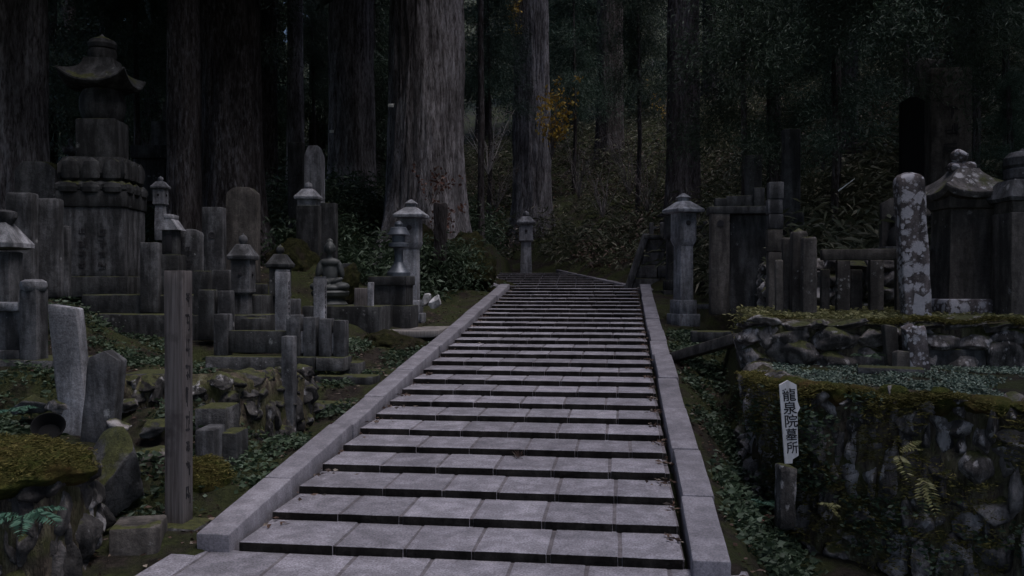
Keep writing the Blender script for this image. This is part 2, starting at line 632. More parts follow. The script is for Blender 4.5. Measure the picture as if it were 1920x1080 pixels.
# ground control points on the left bank: photograph pixel and distance
CP = [(335, 992, 5.45), (300, 1000, 5.2), (260, 1050, 4.9), (200, 1120, 4.5), (60, 1120, 4.3), (250, 860, 6.0), (170, 822, 6.5), (60, 822, 6.3), (0, 800, 6.6),
      (380, 900, 6.2), (300, 760, 7.0), (250, 705, 7.6), (430, 705, 8.0), (330, 700, 8.2), (480, 870, 6.8), (545, 825, 7.8), (600, 770, 8.6), (660, 720, 9.6),
      (525, 700, 9.7), (400, 690, 9.8), (60, 685, 7.5), (0, 690, 7.4), (120, 690, 7.7), (200, 640, 10.2), (400, 640, 10.4), (80, 560, 9.5), (0, 560, 9.0),
      (200, 600, 11.5), (350, 590, 11.5), (480, 590, 11.5), (620, 640, 11.3), (720, 650, 11.6), (640, 600, 12.6), (740, 612, 13.4), (790, 605, 14.4),
      (850, 575, 16.2), (890, 545, 18.0), (60, 470, 13.5), (300, 500, 14), (480, 500, 14.5), (600, 490, 15.2), (700, 540, 15.5), (800, 545, 18.5), (800, 530, 20.5),
      (650, 400, 22), (780, 420, 22.5), (560, 390, 22), (300, 370, 20), (100, 370, 18), (-100, 370, 18), (-200, 560, 10), (-200, 700, 7), (-300, 1000, 4)]
CPW = np.array([tuple(at(*c)) for c in CP])
kerbY = np.arange(-4, 19.5, .8)
CPW = np.concatenate([CPW, np.stack([np.full(len(kerbY), -2.72), kerbY, ramp_z(kerbY) - .05], 1)])
CPW = np.concatenate([CPW, np.array([(-4, 0, .1), (-8, 0, .9), (-8, 4, .9), (-14, 10, 1.4), (-4, -4, .0), (-10, 30, 4.2), (-20, 30, 4.5), (-5.5, 26, 2.4), (-30, 15, 3)])])


def seg_d(X, Y, ax, ay, nx, ny):
    return (X - ax) * nx + (Y - ay) * ny


def ground_z(X, Y):
    X = np.asarray(X, float)
    Y = np.asarray(Y, float)
    base = ramp_z(Y)
    # left bank by inverse distance
    num = np.zeros(X.shape)
    den = np.zeros(X.shape)
    for cx, cy_, cz in CPW:
        wgt = 1.0 / ((X - cx) ** 2 + (Y - cy_) ** 2 + .02) ** 1.9
        num += wgt * cz
        den += wgt
    left = num / den
    # right: kerb margin, ditch, terraces behind the dry stone walls
    ditch = base - .05 - .55 * np.clip((X - .72) / .5, 0, 1) * np.clip((12.5 - Y) / 3, 0.15, 1)
    front = np.where(X < 1.42, 6.85 + (1.42 - X) * 3.2, 6.85 - (X - 1.42) * .64)
    t1 = np.clip((Y - front - .12) / .10, 0, 1) * np.clip((X - 1.30) / .1, 0, 1)
    right = ditch * (1 - t1) + .84 * t1
    t2 = np.clip((Y - 9.0 - .1) / .1, 0, 1) * np.clip((X - 1.36) / .12, 0, 1)
    right = right * (1 - t2) + (1.27 + .02 * np.maximum(Y - 9, 0)) * t2
    hole = np.clip((Y - 11.3) / .4, 0, 1) * np.clip((14.6 - Y) / .4, 0, 1) * np.clip((2.1 - X) / .2, 0, 1)
    right = right * (1 - hole) + (base - .1 - .25 * np.clip((X - 1.4) / .2, 0, 1)) * hole
    far = np.clip((Y - 15) / 2, 0, 1) * np.clip((2.0 - X) / .3, 0, 1)
    right = right * (1 - far) + (base - .05) * far
    z = np.where(X < XL - .15, left, np.where(X > XR + .15, right, base - .16))
    mid = (X > -3.4) & (X < XR + .3) & (Y > 18)
    z = np.where(mid, np.minimum(z, base - .14), z)
    d1 = seg_d(X, Y, .75, 19.3, .917, .398)
    d2 = seg_d(X, Y, -1.7, 25.9, .447, .894)
    hill = np.maximum(d1 * np.clip((Y - 13.5) / 5, 0, 1), d2)
    hz = np.maximum(hill, 0)
    zh = ramp_z(Y) - .05 + .50 * hz - .10 * np.clip(hz - 14, 0, 99)
    return np.where(hill > 0, np.maximum(zh, np.where(X > XR, z, -9)) * np.clip(hill / .3, 0, 1) + z * (1 - np.clip(hill / .3, 0, 1)), z)


def gz(x, y):
    return float(ground_z(np.array([x]), np.array([y]))[0])


def axis(segs):
    out = [segs[0][0]]
    for a, b, s in segs:
        n = max(1, int(round((b - a) / s)))
        out += list(np.linspace(a, b, n + 1)[1:])
    return np.array(out)


gx = axis([(-300, -60, 40), (-60, -20, 4), (-20, -9, .5), (-9, -2.6, .11), (-2.6, .4, .3), (.4, 3.2, .07), (3.2, 9, .3), (9, 30, 1.5), (30, 300, 45)])
gy = axis([(-300, -20, 40), (-20, 2, 1.5), (2, 5, .2), (5, 14, .09), (14, 22, .16), (22, 34, .35), (34, 70, 1.2), (70, 300, 30)])
GX, GY = np.meshgrid(gx, gy)
GZ = ground_z(GX.ravel(), GY.ravel())
GP = np.stack([GX.ravel(), GY.ravel(), GZ], 1)
amp = np.where((GP[:, 0] > XL - .1) & (GP[:, 0] < XR + .1), 0.0, np.clip(.03 + .004 * np.maximum(GP[:, 1] - 10, 0), .03, .1))
GP[:, 2] += amp * vnoise(GP * [1, 1, 0], 3.1, 5, 4) * 1.4
nx_, ny_ = len(gx), len(gy)
ii = (np.arange(ny_ - 1)[:, None] * nx_ + np.arange(nx_ - 1)[None, :]).ravel()
gme = fast_mesh('ground', GP, np.stack([ii, ii + 1, ii + nx_ + 1, ii + nx_], 1), M['soil'], True)
ground = tag(ob('ground', gme), 'dark forest soil with moss and dead leaves beside the stairs', None, None, 'structure')

# ------------------------------------------------------------------ stairway
stairs = tag(empty('stone_stairway', (0, Y1, 0)), 'broad pale granite stairway climbing between two kerbs', None, None, 'structure')
rs = random.Random(4)


def stain_shade_front(me, lim=-.5):
    """the riser side of a slab is dark with algae and dirt, and with riser shade painted in"""
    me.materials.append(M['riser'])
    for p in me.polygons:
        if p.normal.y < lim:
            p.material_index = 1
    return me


def joints_for(k, x0, x1):
    sp = .44 + .015 * rs.uniform(-1, 1)
    first = x0 + (.64 if k % 2 else .46) + rs.uniform(-.05, .05)
    js = []
    x = first
    while x < x1 - .28:
        js.append(x)
        x += sp + rs.uniform(-.03, .03)
    return js


# mortar bed under each row is the step, its slabs are sub-parts
rows = [(-1, 3.2, Y1 - .75, 0.0), (0, Y1 - .75, Y1 + .02, 0.0)]
for k in range(NST):
    y0 = Y1 + k * TR if k < 26 else YTOP
    y1 = Y1 + (k + 1) * TR if k < 25 else (YTOP if k == 25 else 20.2)
    rows.append((k + 1, y0, y1 + .02, (k + 1) * RI))
for k, y0, y1, z in rows:
    x0, x1 = (XL, XR) if k > 0 else (XL - .40, XR + .36)
    # bed sits a little behind the nose and below the slab tops
    bm_ = sbox((x1 - x0) - .05, (y1 - y0) - .006, .15, M['mortar'], bev=.004, seg=.25, jit=.001, name='mortar_bed')
    stain_shade_front(bm_)
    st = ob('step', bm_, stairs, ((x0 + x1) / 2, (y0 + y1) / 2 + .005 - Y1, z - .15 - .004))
    js = joints_for(k, x0, x1) if k > 0 else [x0 + .26 + .47 * i + rs.uniform(-.03, .03) + (.1 if k else 0) for i in range(8) if x0 + .4 + .47 * i < x1 - .2]
    st_rows = st
    xs = [x0 + .008 + rs.uniform(0, .012)] + js + [x1 - .02 - rs.uniform(0, .03)]
    for a, b in zip(xs[:-1], xs[1:]):
        g = rs.uniform(.008, .013)
        th = .10
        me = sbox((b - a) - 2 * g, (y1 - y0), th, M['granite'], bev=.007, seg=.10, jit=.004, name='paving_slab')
        stain_shade_front(me)
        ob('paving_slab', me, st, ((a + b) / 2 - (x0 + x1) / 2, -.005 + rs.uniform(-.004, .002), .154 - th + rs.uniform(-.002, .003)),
           (rs.uniform(-.003, .003), rs.uniform(-.003, .003), rs.uniform(-.004, .004)))


def kerb_run(x, y0, y1, seed, lo=.25):
    r = random.Random(seed)
    y = y0
    while y < y1 - .3:
        ln = min(r.choice([.95, 1.05, 1.2, 1.3, 1.45]), y1 - y)
        if y1 - (y + ln) < .4:
            ln = y1 - y
        slope = RI / TR
        me = sbox(KW * r.uniform(.97, 1.03), (ln - .011) * math.hypot(1, slope), .30, M['kerb'], bev=.016, seg=.12, jit=.004, name='kerb_stone')
        zc = float(RI * (1 + (y + ln / 2 - Y1) / TR)) + .058
        ob('kerb_stone', me, stairs, (x + r.uniform(-.012, .012), y + ln / 2 - Y1, zc - .30 + r.uniform(-.007, .007)), (math.atan(slope), 0, r.uniform(-.006, .006)))
        y += ln


kerb_run(XL - KW / 2 - .012, Y1 - .02, YTOP + .1, 3)
kerb_run(XR + KW / 2 + .012, Y1 - .10, YTOP + .1, 8)

# upper flight, turned to the left
A2 = math.radians(21)
upper = tag(empty('upper_stairway', (-1.25, 20.05, NST * RI), A2), 'short far flight of low steps turning left behind the mossy tree foot', None, None, 'structure')
for k in range(7):
    bedm = sbox(3.0, .95, .15, M['mortar'], bev=.004, seg=.4, jit=.001, name='mortar_bed')
    stain_shade_front(bedm)
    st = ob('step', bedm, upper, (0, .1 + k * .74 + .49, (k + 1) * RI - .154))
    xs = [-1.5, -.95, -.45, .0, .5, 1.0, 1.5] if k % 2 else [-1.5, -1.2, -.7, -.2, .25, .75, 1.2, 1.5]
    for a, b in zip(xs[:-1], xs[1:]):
        ob('paving_slab', stain_shade_front(sbox(b - a - .02, .97, .1, M['granite'], bev=.02, seg=.2, jit=.003, name='paving_slab'), -.85), st, ((a + b) / 2, -.014, .154 - .1))
for sx, n0 in ((1.66, -1), (-1.66, 0)):
    for k in range(n0, 5):
        ob('kerb_stone', sbox(.26, 1.16, .3, M['kerb'], bev=.016, seg=.2, jit=.004, name='kerb_stone'), upper, (sx, .1 + k * 1.17 + .58, (k * 1.17 + .6) * .0756 + .02 - .25), (math.atan(.0756), 0, 0))

# ------------------------------------------------------------------ gravestones and other stonework: builders


def pxbox(x0, x1, yt, yb, Y, r=.7, rz=0.0):
    cx = (x0 + x1) / 2
    pb = at(cx, yb, Y)
    zt = at(cx, yt, Y)[2]
    va = math.atan((cx - 960) / F_PX) - YAW
    ph = abs(va + rz)
    wd = (x1 - x0) * mpp(pb) / (math.cos(ph) + r * math.sin(ph))
    return pb, wd, wd * r, zt - pb[2]


def strokes(wd, ht, n, mat, seed, name='inscription', dens=7, th=.004):
    """column of worn brush-like marks lying in the xz plane, facing -y"""
    r = random.Random(seed)
    V, Fc = [], []
    cell = ht / n
    for c in range(n):
        zc = ht - (c + .5) * cell
        for k in range(dens):
            hor = r.random() < .5
            lx = wd * (r.uniform(.35, .85) if hor else r.uniform(.06, .12))
            lz = cell * (r.uniform(.05, .09) if hor else r.uniform(.25, .6))
            x = r.uniform(-wd / 2 + lx / 2, wd / 2 - lx / 2)
            z = zc + r.uniform(-.38, .38) * (cell - lz)
            sk = r.uniform(-.12, .12) * wd
            b = len(V)
            for yy in (-th, .002):
                V += [(x - lx / 2, yy, z - lz / 2 - sk * .2), (x + lx / 2, yy, z - lz / 2 + sk * .2), (x + lx / 2 + sk * .3, yy, z + lz / 2 + sk * .2), (x - lx / 2 + sk * .3, yy, z + lz / 2 - sk * .2)]
            Fc += [(b, b + 1, b + 2, b + 3), (b, b + 4, b + 5, b + 1), (b + 1, b + 5, b + 6, b + 2), (b + 2, b + 6, b + 7, b + 3), (b + 3, b + 7, b + 4, b)]
    return new_mesh(name, V, Fc, mat, False)


def grave(name, label, cat, group, x0, x1, yt, yb, Y, mat='stone', r=.6, rz=0.12, top='flat', bases=(), tilt=0.0, taper=0.0, sink=.12, text=0, jit=.006, bev=.016, lean=(0, 0), crest=0):
    pb, wd, dp, ht = pxbox(x0, x1, yt, yb, Y, r, rz)
    simple = not bases and not text and not crest
    zb = pb[2] - sink
    root = None
    if not simple:
        root = tag(empty(name, (pb[0], pb[1], zb), rot=(lean[0], lean[1], rz)), label, cat, group)
    z = sink
    for k, (sw, sh) in enumerate(bases):
        bme = sbox(wd * sw, dp * sw, sh + (sink if k == 0 else .002), M[mat], bev=.018, seg=.12, jit=jit, name='plinth')
        ob('plinth', bme, root, (0, 0, 0 if k == 0 else z - .002))
        z += sh
    if bases:
        body_h, body_z = ht - (z - sink), z - .003
    else:
        body_h, body_z = ht + sink, 0
    me = sbox(wd, dp, body_h, M[mat], bev=bev, seg=.09, jit=jit, top=top, tilt=tilt, taper=taper, name='tablet')
    if simple:
        return tag(ob(name, me, None, (pb[0], pb[1], zb), (lean[0], lean[1], rz)), label, cat, group)
    ob('tablet', me, root, (0, 0, body_z))
    if text:
        ob('inscription', strokes(wd * .38, body_h * .62, text, M['carve'], int(x0), th=.003), root, (tilt * body_h * .5, -dp / 2 * (1 - taper * .5) - .003, body_z + body_h * .2))
    if crest:
        cm = lathe([(wd * .17, 0), (wd * .17, .006), (wd * .11, .006), (wd * .10, .002)], M['carve'], 20)
        ob('crest', cm, root, (0, -dp / 2 - .001, body_z + body_h * .68), (math.pi / 2, 0, 0))
    return root


def block(name, label, cat, group, x0, x1, yt, yb, Y, mat='darkstone', depth=.5, rz=.0, sink=.1, jit=.007, bev=.02, top='flat'):
    """long low stone given by its visible front"""
    a, b = at(x0, yb, Y), at(x1, yb, Y)
    zt = at((x0 + x1) / 2, yt, Y)[2]
    zb = min(a[2], b[2]) - sink
    wd = abs(b[0] - a[0]) / math.cos(rz)
    me = sbox(wd, depth, zt - zb, M[mat], bev=bev, seg=.12, jit=jit, top=top, name='block')
    return tag(ob(name, me, None, ((a[0] + b[0]) / 2, Y + depth / 2, zb), (0, 0, rz)), label, cat, group)


def stone_lantern(label, group, x0, x1, yt, yb, Y, mat='lantern', rz=.3, style='tall', sink=.1):
    """roadside lantern: base stones, shaft, light box, roof, finial; x0..x1 is the roof's width"""
    cx = (x0 + x1) / 2
    pb = at(cx, yb, Y)
    H = at(cx, yt, Y)[2] - pb[2]
    va = math.atan((cx - 960) / F_PX) - YAW
    ph = abs(va + rz)
    R = (x1 - x0) * mpp(pb) / (math.cos(ph) + math.sin(ph)) / 2
    root = tag(empty('stone_lantern', (pb[0], pb[1], pb[2]), rz), label, 'stone lantern', group)
    m = M[mat]
    if style == 'tall':
        b1 = R * .80
        ob('base', sbox(b1 * 2, b1 * 2, .085 * H + sink, m, bev=.012, jit=.003, name='base'), root, (0, 0, -sink))
        ob('plinth', sbox(b1 * 1.62, b1 * 1.62, .105 * H, m, bev=.012, jit=.003, name='plinth'), root, (0, 0, .085 * H))
        ob('shaft', loft_sq([(R * .47, R * .47, .19 * H), (R * .45, R * .45, .60 * H)], m, 4, .002, 'shaft'), root)
        bx = R * .62
        ob('corbel', loft_sq([(R * .47, R * .47, .60 * H), (bx, bx, .645 * H), (bx, bx, .66 * H)], m, 4, .002, 'corbel'), root)
        lb = ob('light_box', loft_sq([(bx * .97, bx * .97, .66 * H), (bx * .97, bx * .97, .85 * H)], m, 4, .002, 'light_box'), root)
        win = lathe([(.05 * R / .3, 0), (.05 * R / .3, .01), (.045 * R / .3, .012)], M['carve'], 18)
        ob('moon_window', win, lb, (0, -bx * .97 - .001, .77 * H), (math.pi / 2, 0, 0))
        ob('roof', loft_sq([(R * .6, R * .6, .845 * H), (R * .98, R * .98, .852 * H), (R, R, .862 * H), (R, R, .873 * H), (R * .36, R * .36, .935 * H), (R * .30, R * .30, .937 * H)], m, 4, .002, 'roof'), root)
        ob('finial', loft_sq([(R * .27, R * .27, .935 * H), (R * .27, R * .27, .962 * H), (R * .36, R * .36, .966 * H), (R * .33, R * .33, .972 * H), (.01, .01, H)], m, 3, .001, 'finial'), root)
    else:
        ob('base', sbox(R * 1.25, R * 1.25, .14 * H + sink, m, bev=.015, jit=.004, name='base'), root, (0, 0, -sink))
        ob('shaft', loft_sq([(R * .60, R * .60, .14 * H), (R * .52, R * .52, .50 * H)], m, 4, .004, 'shaft'), root)
        bx = R * .76
        ob('corbel', loft_sq([(R * .55, R * .55, .495 * H), (bx * 1.02, bx * 1.02, .52 * H), (bx * 1.02, bx * 1.02, .545 * H)], m, 4, .004, 'corbel'), root)
        lb = ob('light_box', loft_sq([(bx * .97, bx * .97, .545 * H), (bx * .98, bx * .98, .78 * H)], m, 4, .003, 'light_box'), root)
        win = lathe([(.16 * R, 0), (.16 * R, .01), (.13 * R, .012)], M['carve'], 18)
        ob('moon_window', win, lb, (0, -bx - .001, .67 * H), (math.pi / 2, 0, 0))
        ob('moon_window', win, lb, (bx + .001, 0, .67 * H), (math.pi / 2, 0, math.pi / 2))
        ob('roof', loft_sq([(R * .7, R * .7, .775 * H), (R * .96, R * .96, .785 * H), (R, R, .80 * H), (R, R, .815 * H), (R * .80, R * .80, .845 * H), (R * .46, R * .46, .905 * H), (R * .40, R * .40, .908 * H)], m, 6, .004, 'roof'), root)
        ob('finial', lathe([(R * .24, .90 * H), (R * .24, .915 * H), (R * .34, .93 * H), (R * .36, .95 * H), (R * .30, .972 * H), (R * .12, .985 * H), (.004, H)], m, 14, 0, .002), root)
    return root


def curved_roof(R, z0, h, up, m, top=.42, name='roof', th=.07, flare=1.9):
    lv = [(R * .55, R * .55, z0, 0), (R * .93, R * .93, z0 + .03 * h, up * .9), (R, R, z0 + th, up), (R, R, z0 + th * 1.5, up)]
    for k in range(1, 8):
        s = k / 7
        r_ = R * (top + (1 - top) * (1 - s) ** flare)
        lv.append((r_, r_, z0 + th * 1.5 + (h - th * 1.5) * s, up * (1 - s) ** 2.2))
    return loft_sq(lv, m, 10, .006, name, 38)


def gorinto(name, label, group, x0, x1, yt, yb, Y, mat='darkstone', rz=.2, cat='grave tower', small=False, sink=.1):
    """five-part tower; x0..x1 width of the roof, yt..yb full height down to the foot of the cube"""
    cx = (x0 + x1) / 2
    pb = at(cx, yb, Y)
    H = at(cx, yt, Y)[2] - pb[2]
    va = math.atan((cx - 960) / F_PX) - YAW
    ph = abs(va + rz)
    R = (x1 - x0) * mpp(pb) / (math.cos(ph) + math.sin(ph)) / 2
    m = M[mat]
    root = tag(empty(name, pb, rz), label, cat, group)
    c = R * .60
    ob('cube', sbox(c * 2, c * 2, .315 * H + (sink if small else 0), m, bev=.03 if not small else .012, jit=.008, name='cube'), root, (0, 0, -sink if small else 0))
    sp = [(c * .86, .315 * H), (c * 1.03, .36 * H), (c * 1.13, .42 * H), (c * 1.1, .49 * H), (c * .96, .545 * H), (c * .8, .57 * H)]
    ob('sphere', lathe(sp, m, 28, 0, .006), root)
    ob('roof', curved_roof(R, .555 * H, .24 * H, .095 * H, m, .42, th=.05), root)
    ob('bowl', lathe([(R * .30, .792 * H), (R * .40, .80 * H), (R * .42, .84 * H), (R * .40, .872 * H)], m, 24, 0, .005), root)
    ob('jewel', lathe([(R * .32, .868 * H), (R * .40, .885 * H), (R * .425, .915 * H), (R * .37, .945 * H), (R * .20, .966 * H), (R * .07, .98 * H), (.006, H)], m, 24, 0, .004), root)
    return root, R, H, pb


ROCKS = [rock_mesh(40 + i, 4, M['rock'], 12, .17, name='wall_rock') for i in range(9)]
MROCKS = [rock_mesh(70 + i, 4, M['mossy'], 10, .15, name='mossy_rock') for i in range(5)]


ROCKSD = [rock_mesh(140 + i, 4, M['rockdark'], 12, .18, name='bank_rock') for i in range(7)]


def rock(name, label, cat, group, px, py, Y, size, mesh, rot=(0, 0, 0), parent=None):
    p = at(px, py, Y)
    o = ob(name, mesh, parent, p, rot, size)
    if label:
        tag(o, label, cat, group)
    return o


def dry_wall(name, label, pts, z_top, z_bot, seed, rocks=ROCKS, hmin=.13, hmax=.24, wmin=.18, wmax=.46, thick=.34, vertical=.3, batter=.12, blanket=0.0):
    """dry stone wall along a polyline; every stone a part"""
    r = random.Random(seed)
    P = [Vector((a, b, 0)) for a, b in pts]
    L = [0]
    for a, b in zip(P[:-1], P[1:]):
        L.append(L[-1] + (b - a).length)
    root = tag(empty(name, (P[0][0], P[0][1], z_bot)), label, 'stone wall')
    z = z_bot
    row = 0
    while z < z_top - .05:
        hr = r.uniform(hmin, hmax)
        s = -r.uniform(0, .2)
        while s < L[-1]:
            wd = r.uniform(wmin, wmax)
            hk = hr * r.uniform(.8, 1.3)
            if r.random() < vertical:
                wd, hk = wd * .55, hr * r.uniform(1.3, 2.0)
            hk = min(hk, z_top - z + r.uniform(-.02, .05))
            sc = min(max(s + wd / 2, 0), L[-1] - 1e-4)
            i = max(k for k in range(len(L) - 1) if L[k] <= sc)
            d = (P[i + 1] - P[i]).normalized()
            p = P[i] + d * (sc - L[i])
            inward = Vector((-d.y, d.x, 0))
            if inward.y < 0 and abs(inward.y) > abs(inward.x):
                inward = -inward
            off = batter * (z - z_bot) / max(.01, z_top - z_bot)
            p = p + inward * (off + thick * .28 + r.uniform(-.035, .05))
            if hk > .05:
                o = ob('stone', rocks[r.randrange(len(rocks))], root, (p[0] - P[0][0], p[1] - P[0][1], z + hk / 2 - z_bot),
                       (r.uniform(-.2, .2), r.uniform(-.18, .18), math.atan2(d.y, d.x) + r.uniform(-.3, .3) + (math.pi if r.random() < .5 else 0)),
                       (wd * 1.22, thick * r.uniform(.9, 1.25), hk * 1.25))
            s += wd * .93
        z += hr * .9
        row += 1
    if blanket:
        ss = np.arange(0, L[-1], .035)
        zz_ = np.arange(z_bot, z_top + .04, .035)
        V, k0 = [], len(zz_)
        for s in ss:
            i = max(k for k in range(len(L) - 1) if L[k] <= s)
            dn = Vector((0, 0, 0))
            for ds in (-.12, 0, .12):
                i2 = max(k for k in range(len(L) - 1) if L[k] <= min(max(s + ds, 0), L[-1] - .01))
                dn += (P[i2 + 1] - P[i2]).normalized()
            d = (P[i + 1] - P[i]).normalized()
            p = P[i] + d * (s - L[i])
            inw = Vector((-dn.y, dn.x, 0)).normalized()
            for zq in zz_:
                off = batter * (zq - z_bot) / (z_top - z_bot) + blanket + max(0, zq - z_top + .05) * 1.2
                V.append((p[0] + inw[0] * off, p[1] + inw[1] * off, zq))
        V = np.array(V)
        N_ = vnoise(V, (5, 5, 3.2), seed, 4)
        nn = np.tile(np.array([0.0, 0.0, 0.0]), (len(V), 1))
        nn[:, 1] = -1
        nn[:, 0] = -.35
        V = V + nn * (N_ * .11)[:, None]
        ii_ = (np.arange(len(ss) - 1)[:, None] * k0 + np.arange(k0 - 1)[None, :]).ravel()
        me = fast_mesh('moss_blanket', V - np.array([P[0][0], P[0][1], z_bot]), np.stack([ii_, ii_ + k0, ii_ + k0 + 1, ii_ + 1], 1), M['blanket'], True)
        ob('moss_blanket', me, root)
    return root


# ------------------------------------------------------------------ right side
dry_wall('dry_stone_wall', 'tall mossy dry stone retaining wall filling the lower right', [(1.20, 9.1), (1.16, 8.0), (1.26, 7.2), (1.45, 6.75), (2.0, 6.45), (2.7, 6.05), (3.4, 5.6), (4.4, 4.9)], .86, -.75, 21, thick=.36, hmin=.15, hmax=.26, wmin=.16, wmax=.36, vertical=.6, blanket=-.025)
dry_wall('terrace_wall', 'low rough stone wall of large boulders on the mossy terrace', [(1.22, 9.25), (1.32, 8.95), (2.0, 8.85), (2.9, 8.9), (4.0, 8.8), (5.4, 8.6)], 1.29, .78, 22, hmin=.16, hmax=.26, wmin=.24, wmax=.5, thick=.4, vertical=.12, batter=.04, blanket=.06)
dry_wall('ditch_wall', 'rough dark stone wall behind the right stone lantern', [(2.05, 14.5), (2.0, 13.0), (2.05, 11.6), (2.6, 11.3), (3.4, 11.2)], 2.0, .7, 23, hmin=.18, hmax=.3, wmin=.25, wmax=.55, thick=.4)

stone_lantern('tall grey granite lantern right of the stairs, near the top', 'lanterns lining the stairway', 1242, 1320, 362, 609, 14.3, 'lantern', .48)
stone_lantern('dark lantern half hidden behind the right stone lantern', 'lanterns lining the stairway', 1233, 1290, 378, 560, 18.0, 'darkstone', .1)
stone_lantern('small far lantern standing alone at the bend above the stairs', 'lanterns lining the stairway', 969, 1004, 395, 512, 26.0, 'pale', .1, 'short')

# leaning beam and slab across the ditch
a, b = at(1258, 672, 11.2), at(1388, 634, 9.9)
dv = b - a
beam = tag(ob('leaning_beam', sbox(dv.length, .16, .12, M['brown'], bev=.012, seg=.2, jit=.006)), 'weathered beam leaning from the right kerb to the terrace wall', 'beam')
beam.location = (a + b) / 2 - Vector((0, 0, .06))
beam.rotation_euler = (0, -math.asin(dv.z / dv.length), math.atan2(dv.y, dv.x))
block('ditch_slab', 'flat stone slab bridging the ditch behind the leaning beam', 'stone slab', None, 1297, 1388, 622, 642, 11.0, 'darkstone', .3, -.05, 0)
block('ditch_slab', 'long thin slab lying right of the right lantern base', 'stone slab', None, 1310, 1400, 570, 580, 13.4, 'mossy', .35, -.05, 0)

# block retaining wall with balustrade behind the stair top
rw = tag(empty('block_retaining_wall', (.30, 20.3, 1.45)), 'dark block retaining wall with sloping end behind the top of the stairs', 'stone wall')
rr = random.Random(5)
for c in range(4):
    xx = -.02 + c * .11
    while xx < 4.2:
        wd = rr.uniform(.5, .8)
        ob('block', sbox(wd - .012, .4, .30 - .01, M['mossy'], bev=.015, seg=.15, jit=.008, name='block'), rw, (xx + wd / 2, -.25 * (xx + wd / 2) - c * -.03, c * .30), (0, 0, -.245))
        xx += wd
ob('end_stone', sbox(.16, .5, 1.32, M['stone'], bev=.012, jit=.005, tilt=.33, name='end_stone'), rw, (-.14, -.05, 0))
for k in range(6):
    ob('baluster', sbox(.10, .10, .42, M['stone'], bev=.01, jit=.004, top='pyramid', name='baluster'), rw, (.42 + k * .24, -.12 - .06 * k, 1.19))
ob('rail', sbox(1.35, .07, .07, M['stone'], bev=.01, jit=.004, name='rail'), rw, (1.02, -.27, 1.42), (0, 0, -.245))
ob('coping', sbox(3.7, .5, .10, M['darkstone'], bev=.012, jit=.006, name='coping'), rw, (2.1, -.52, 1.195), (0, 0, -.245))

# dark plinth with pierced fence post
pl = tag(empty('fenced_plinth', at(1385, 585, 13.3)), 'dark masonry plinth with a pierced corner post right of the right lantern', 'plinth')
sp_ = mpp(at(1385, 585, 13.3))


def plp(x0, x1, yt, yb, dep, y, nm, mat='darkstone'):
    o = ob(nm, sbox((x1 - x0) * sp_, dep, (yb - yt) * sp_, M[mat], bev=.014, jit=.006, name=nm), pl, (((x0 + x1) / 2 - 1385) * sp_, y, (585 - yb) * sp_))
    return o


plp(1332, 1366, 400, 590, .3, 0, 'corner_post', 'brown')
plp(1366, 1446, 400, 590, .3, .12, 'back_wall')
plp(1328, 1450, 388, 402, .42, .05, 'coping')
plp(1340, 1362, 372, 389, .2, 0, 'cap')
plp(1412, 1432, 352, 388, .2, .1, 'cap')
plp(1362, 1412, 366, 388, .08, .1, 'rail')
ob('pierced_hole', lathe([(.05, 0), (.05, .012)], M['ink'], 14), pl, ((1349 - 1385) * sp_, -.152, (585 - 420) * sp_), (math.pi / 2, 0, 0))

# stacked pillar
p0 = at(1452, 592, 11.4)
spx = mpp(p0)
root = tag(empty('stacked_pillar', (p0[0], p0[1], p0[2] - .1), .02), 'square pillar of stacked dark blocks behind the pointed fence posts', 'pillar')
zz = 0
for k, (hh_, ww) in enumerate([(120, 33), (42, 32), (28, 31), (28, 31), (32, 31)]):
    ob('block', sbox(ww * spx * .86, ww * spx * .8, hh_ * spx + (.1 if k == 0 else 0) - .004, M['brown' if k < 2 else 'stone'], bev=.014, jit=.008, name='block'), root, (.006 * (-1) ** k, 0, zz))
    zz += hh_ * spx + (.1 if k == 0 else 0)

# stone fence with pointed posts
GF = 'pointed posts of the right stone fence'
grave('fence_post', 'short slim pointed fence post left of the cluster of three', 'fence post', GF, 1452, 1468, 484, 592, 10.2, 'brown', 1, 0, 'pyramid')
grave('fence_post', 'left pointed fence post of the cluster of three', 'fence post', GF, 1465, 1487, 441, 592, 10.4, 'brown', 1, 0, 'pyramid')
grave('fence_post', 'tallest pointed fence post, middle of the cluster of three', 'fence post', GF, 1481, 1513, 427, 592, 10.25, 'brown', 1, 0, 'pyramid')
grave('fence_post', 'right pointed fence post of the cluster, lichen spotted', 'fence post', GF, 1501, 1531, 438, 590, 10.0, 'spotted', 1, 0, 'pyramid')
fr = tag(empty('stone_fence', at(1530, 585, 10.5)), 'stone rail fence with lichen spotted balusters behind the lichen pillar', 'fence')
sf = mpp(at(1530, 585, 10.5))
for x0, x1, yt, yb, nm in ((1530, 1740, 467, 488, 'rail'), (1566, 1592, 488, 590, 'baluster'), (1625, 1652, 488, 590, 'baluster'), (1672, 1692, 488, 590, 'baluster'), (1598, 1622, 505, 590, 'baluster'), (1545, 1562, 505, 590, 'baluster')):
    ob(nm, sbox((x1 - x0) * sf * .9, .13 if nm == 'rail' else .11, (yb - yt) * sf + (0 if nm == 'rail' else .08), M['spotted' if x0 in (1566, 1625) else 'brown'], bev=.012, jit=.005, name=nm), fr, (((x0 + x1) / 2 - 1530) * sf, .05 if nm == 'rail' else (.03 if yt < 500 else .22), (585 - yb) * sf - (0 if nm == 'rail' else .08)))

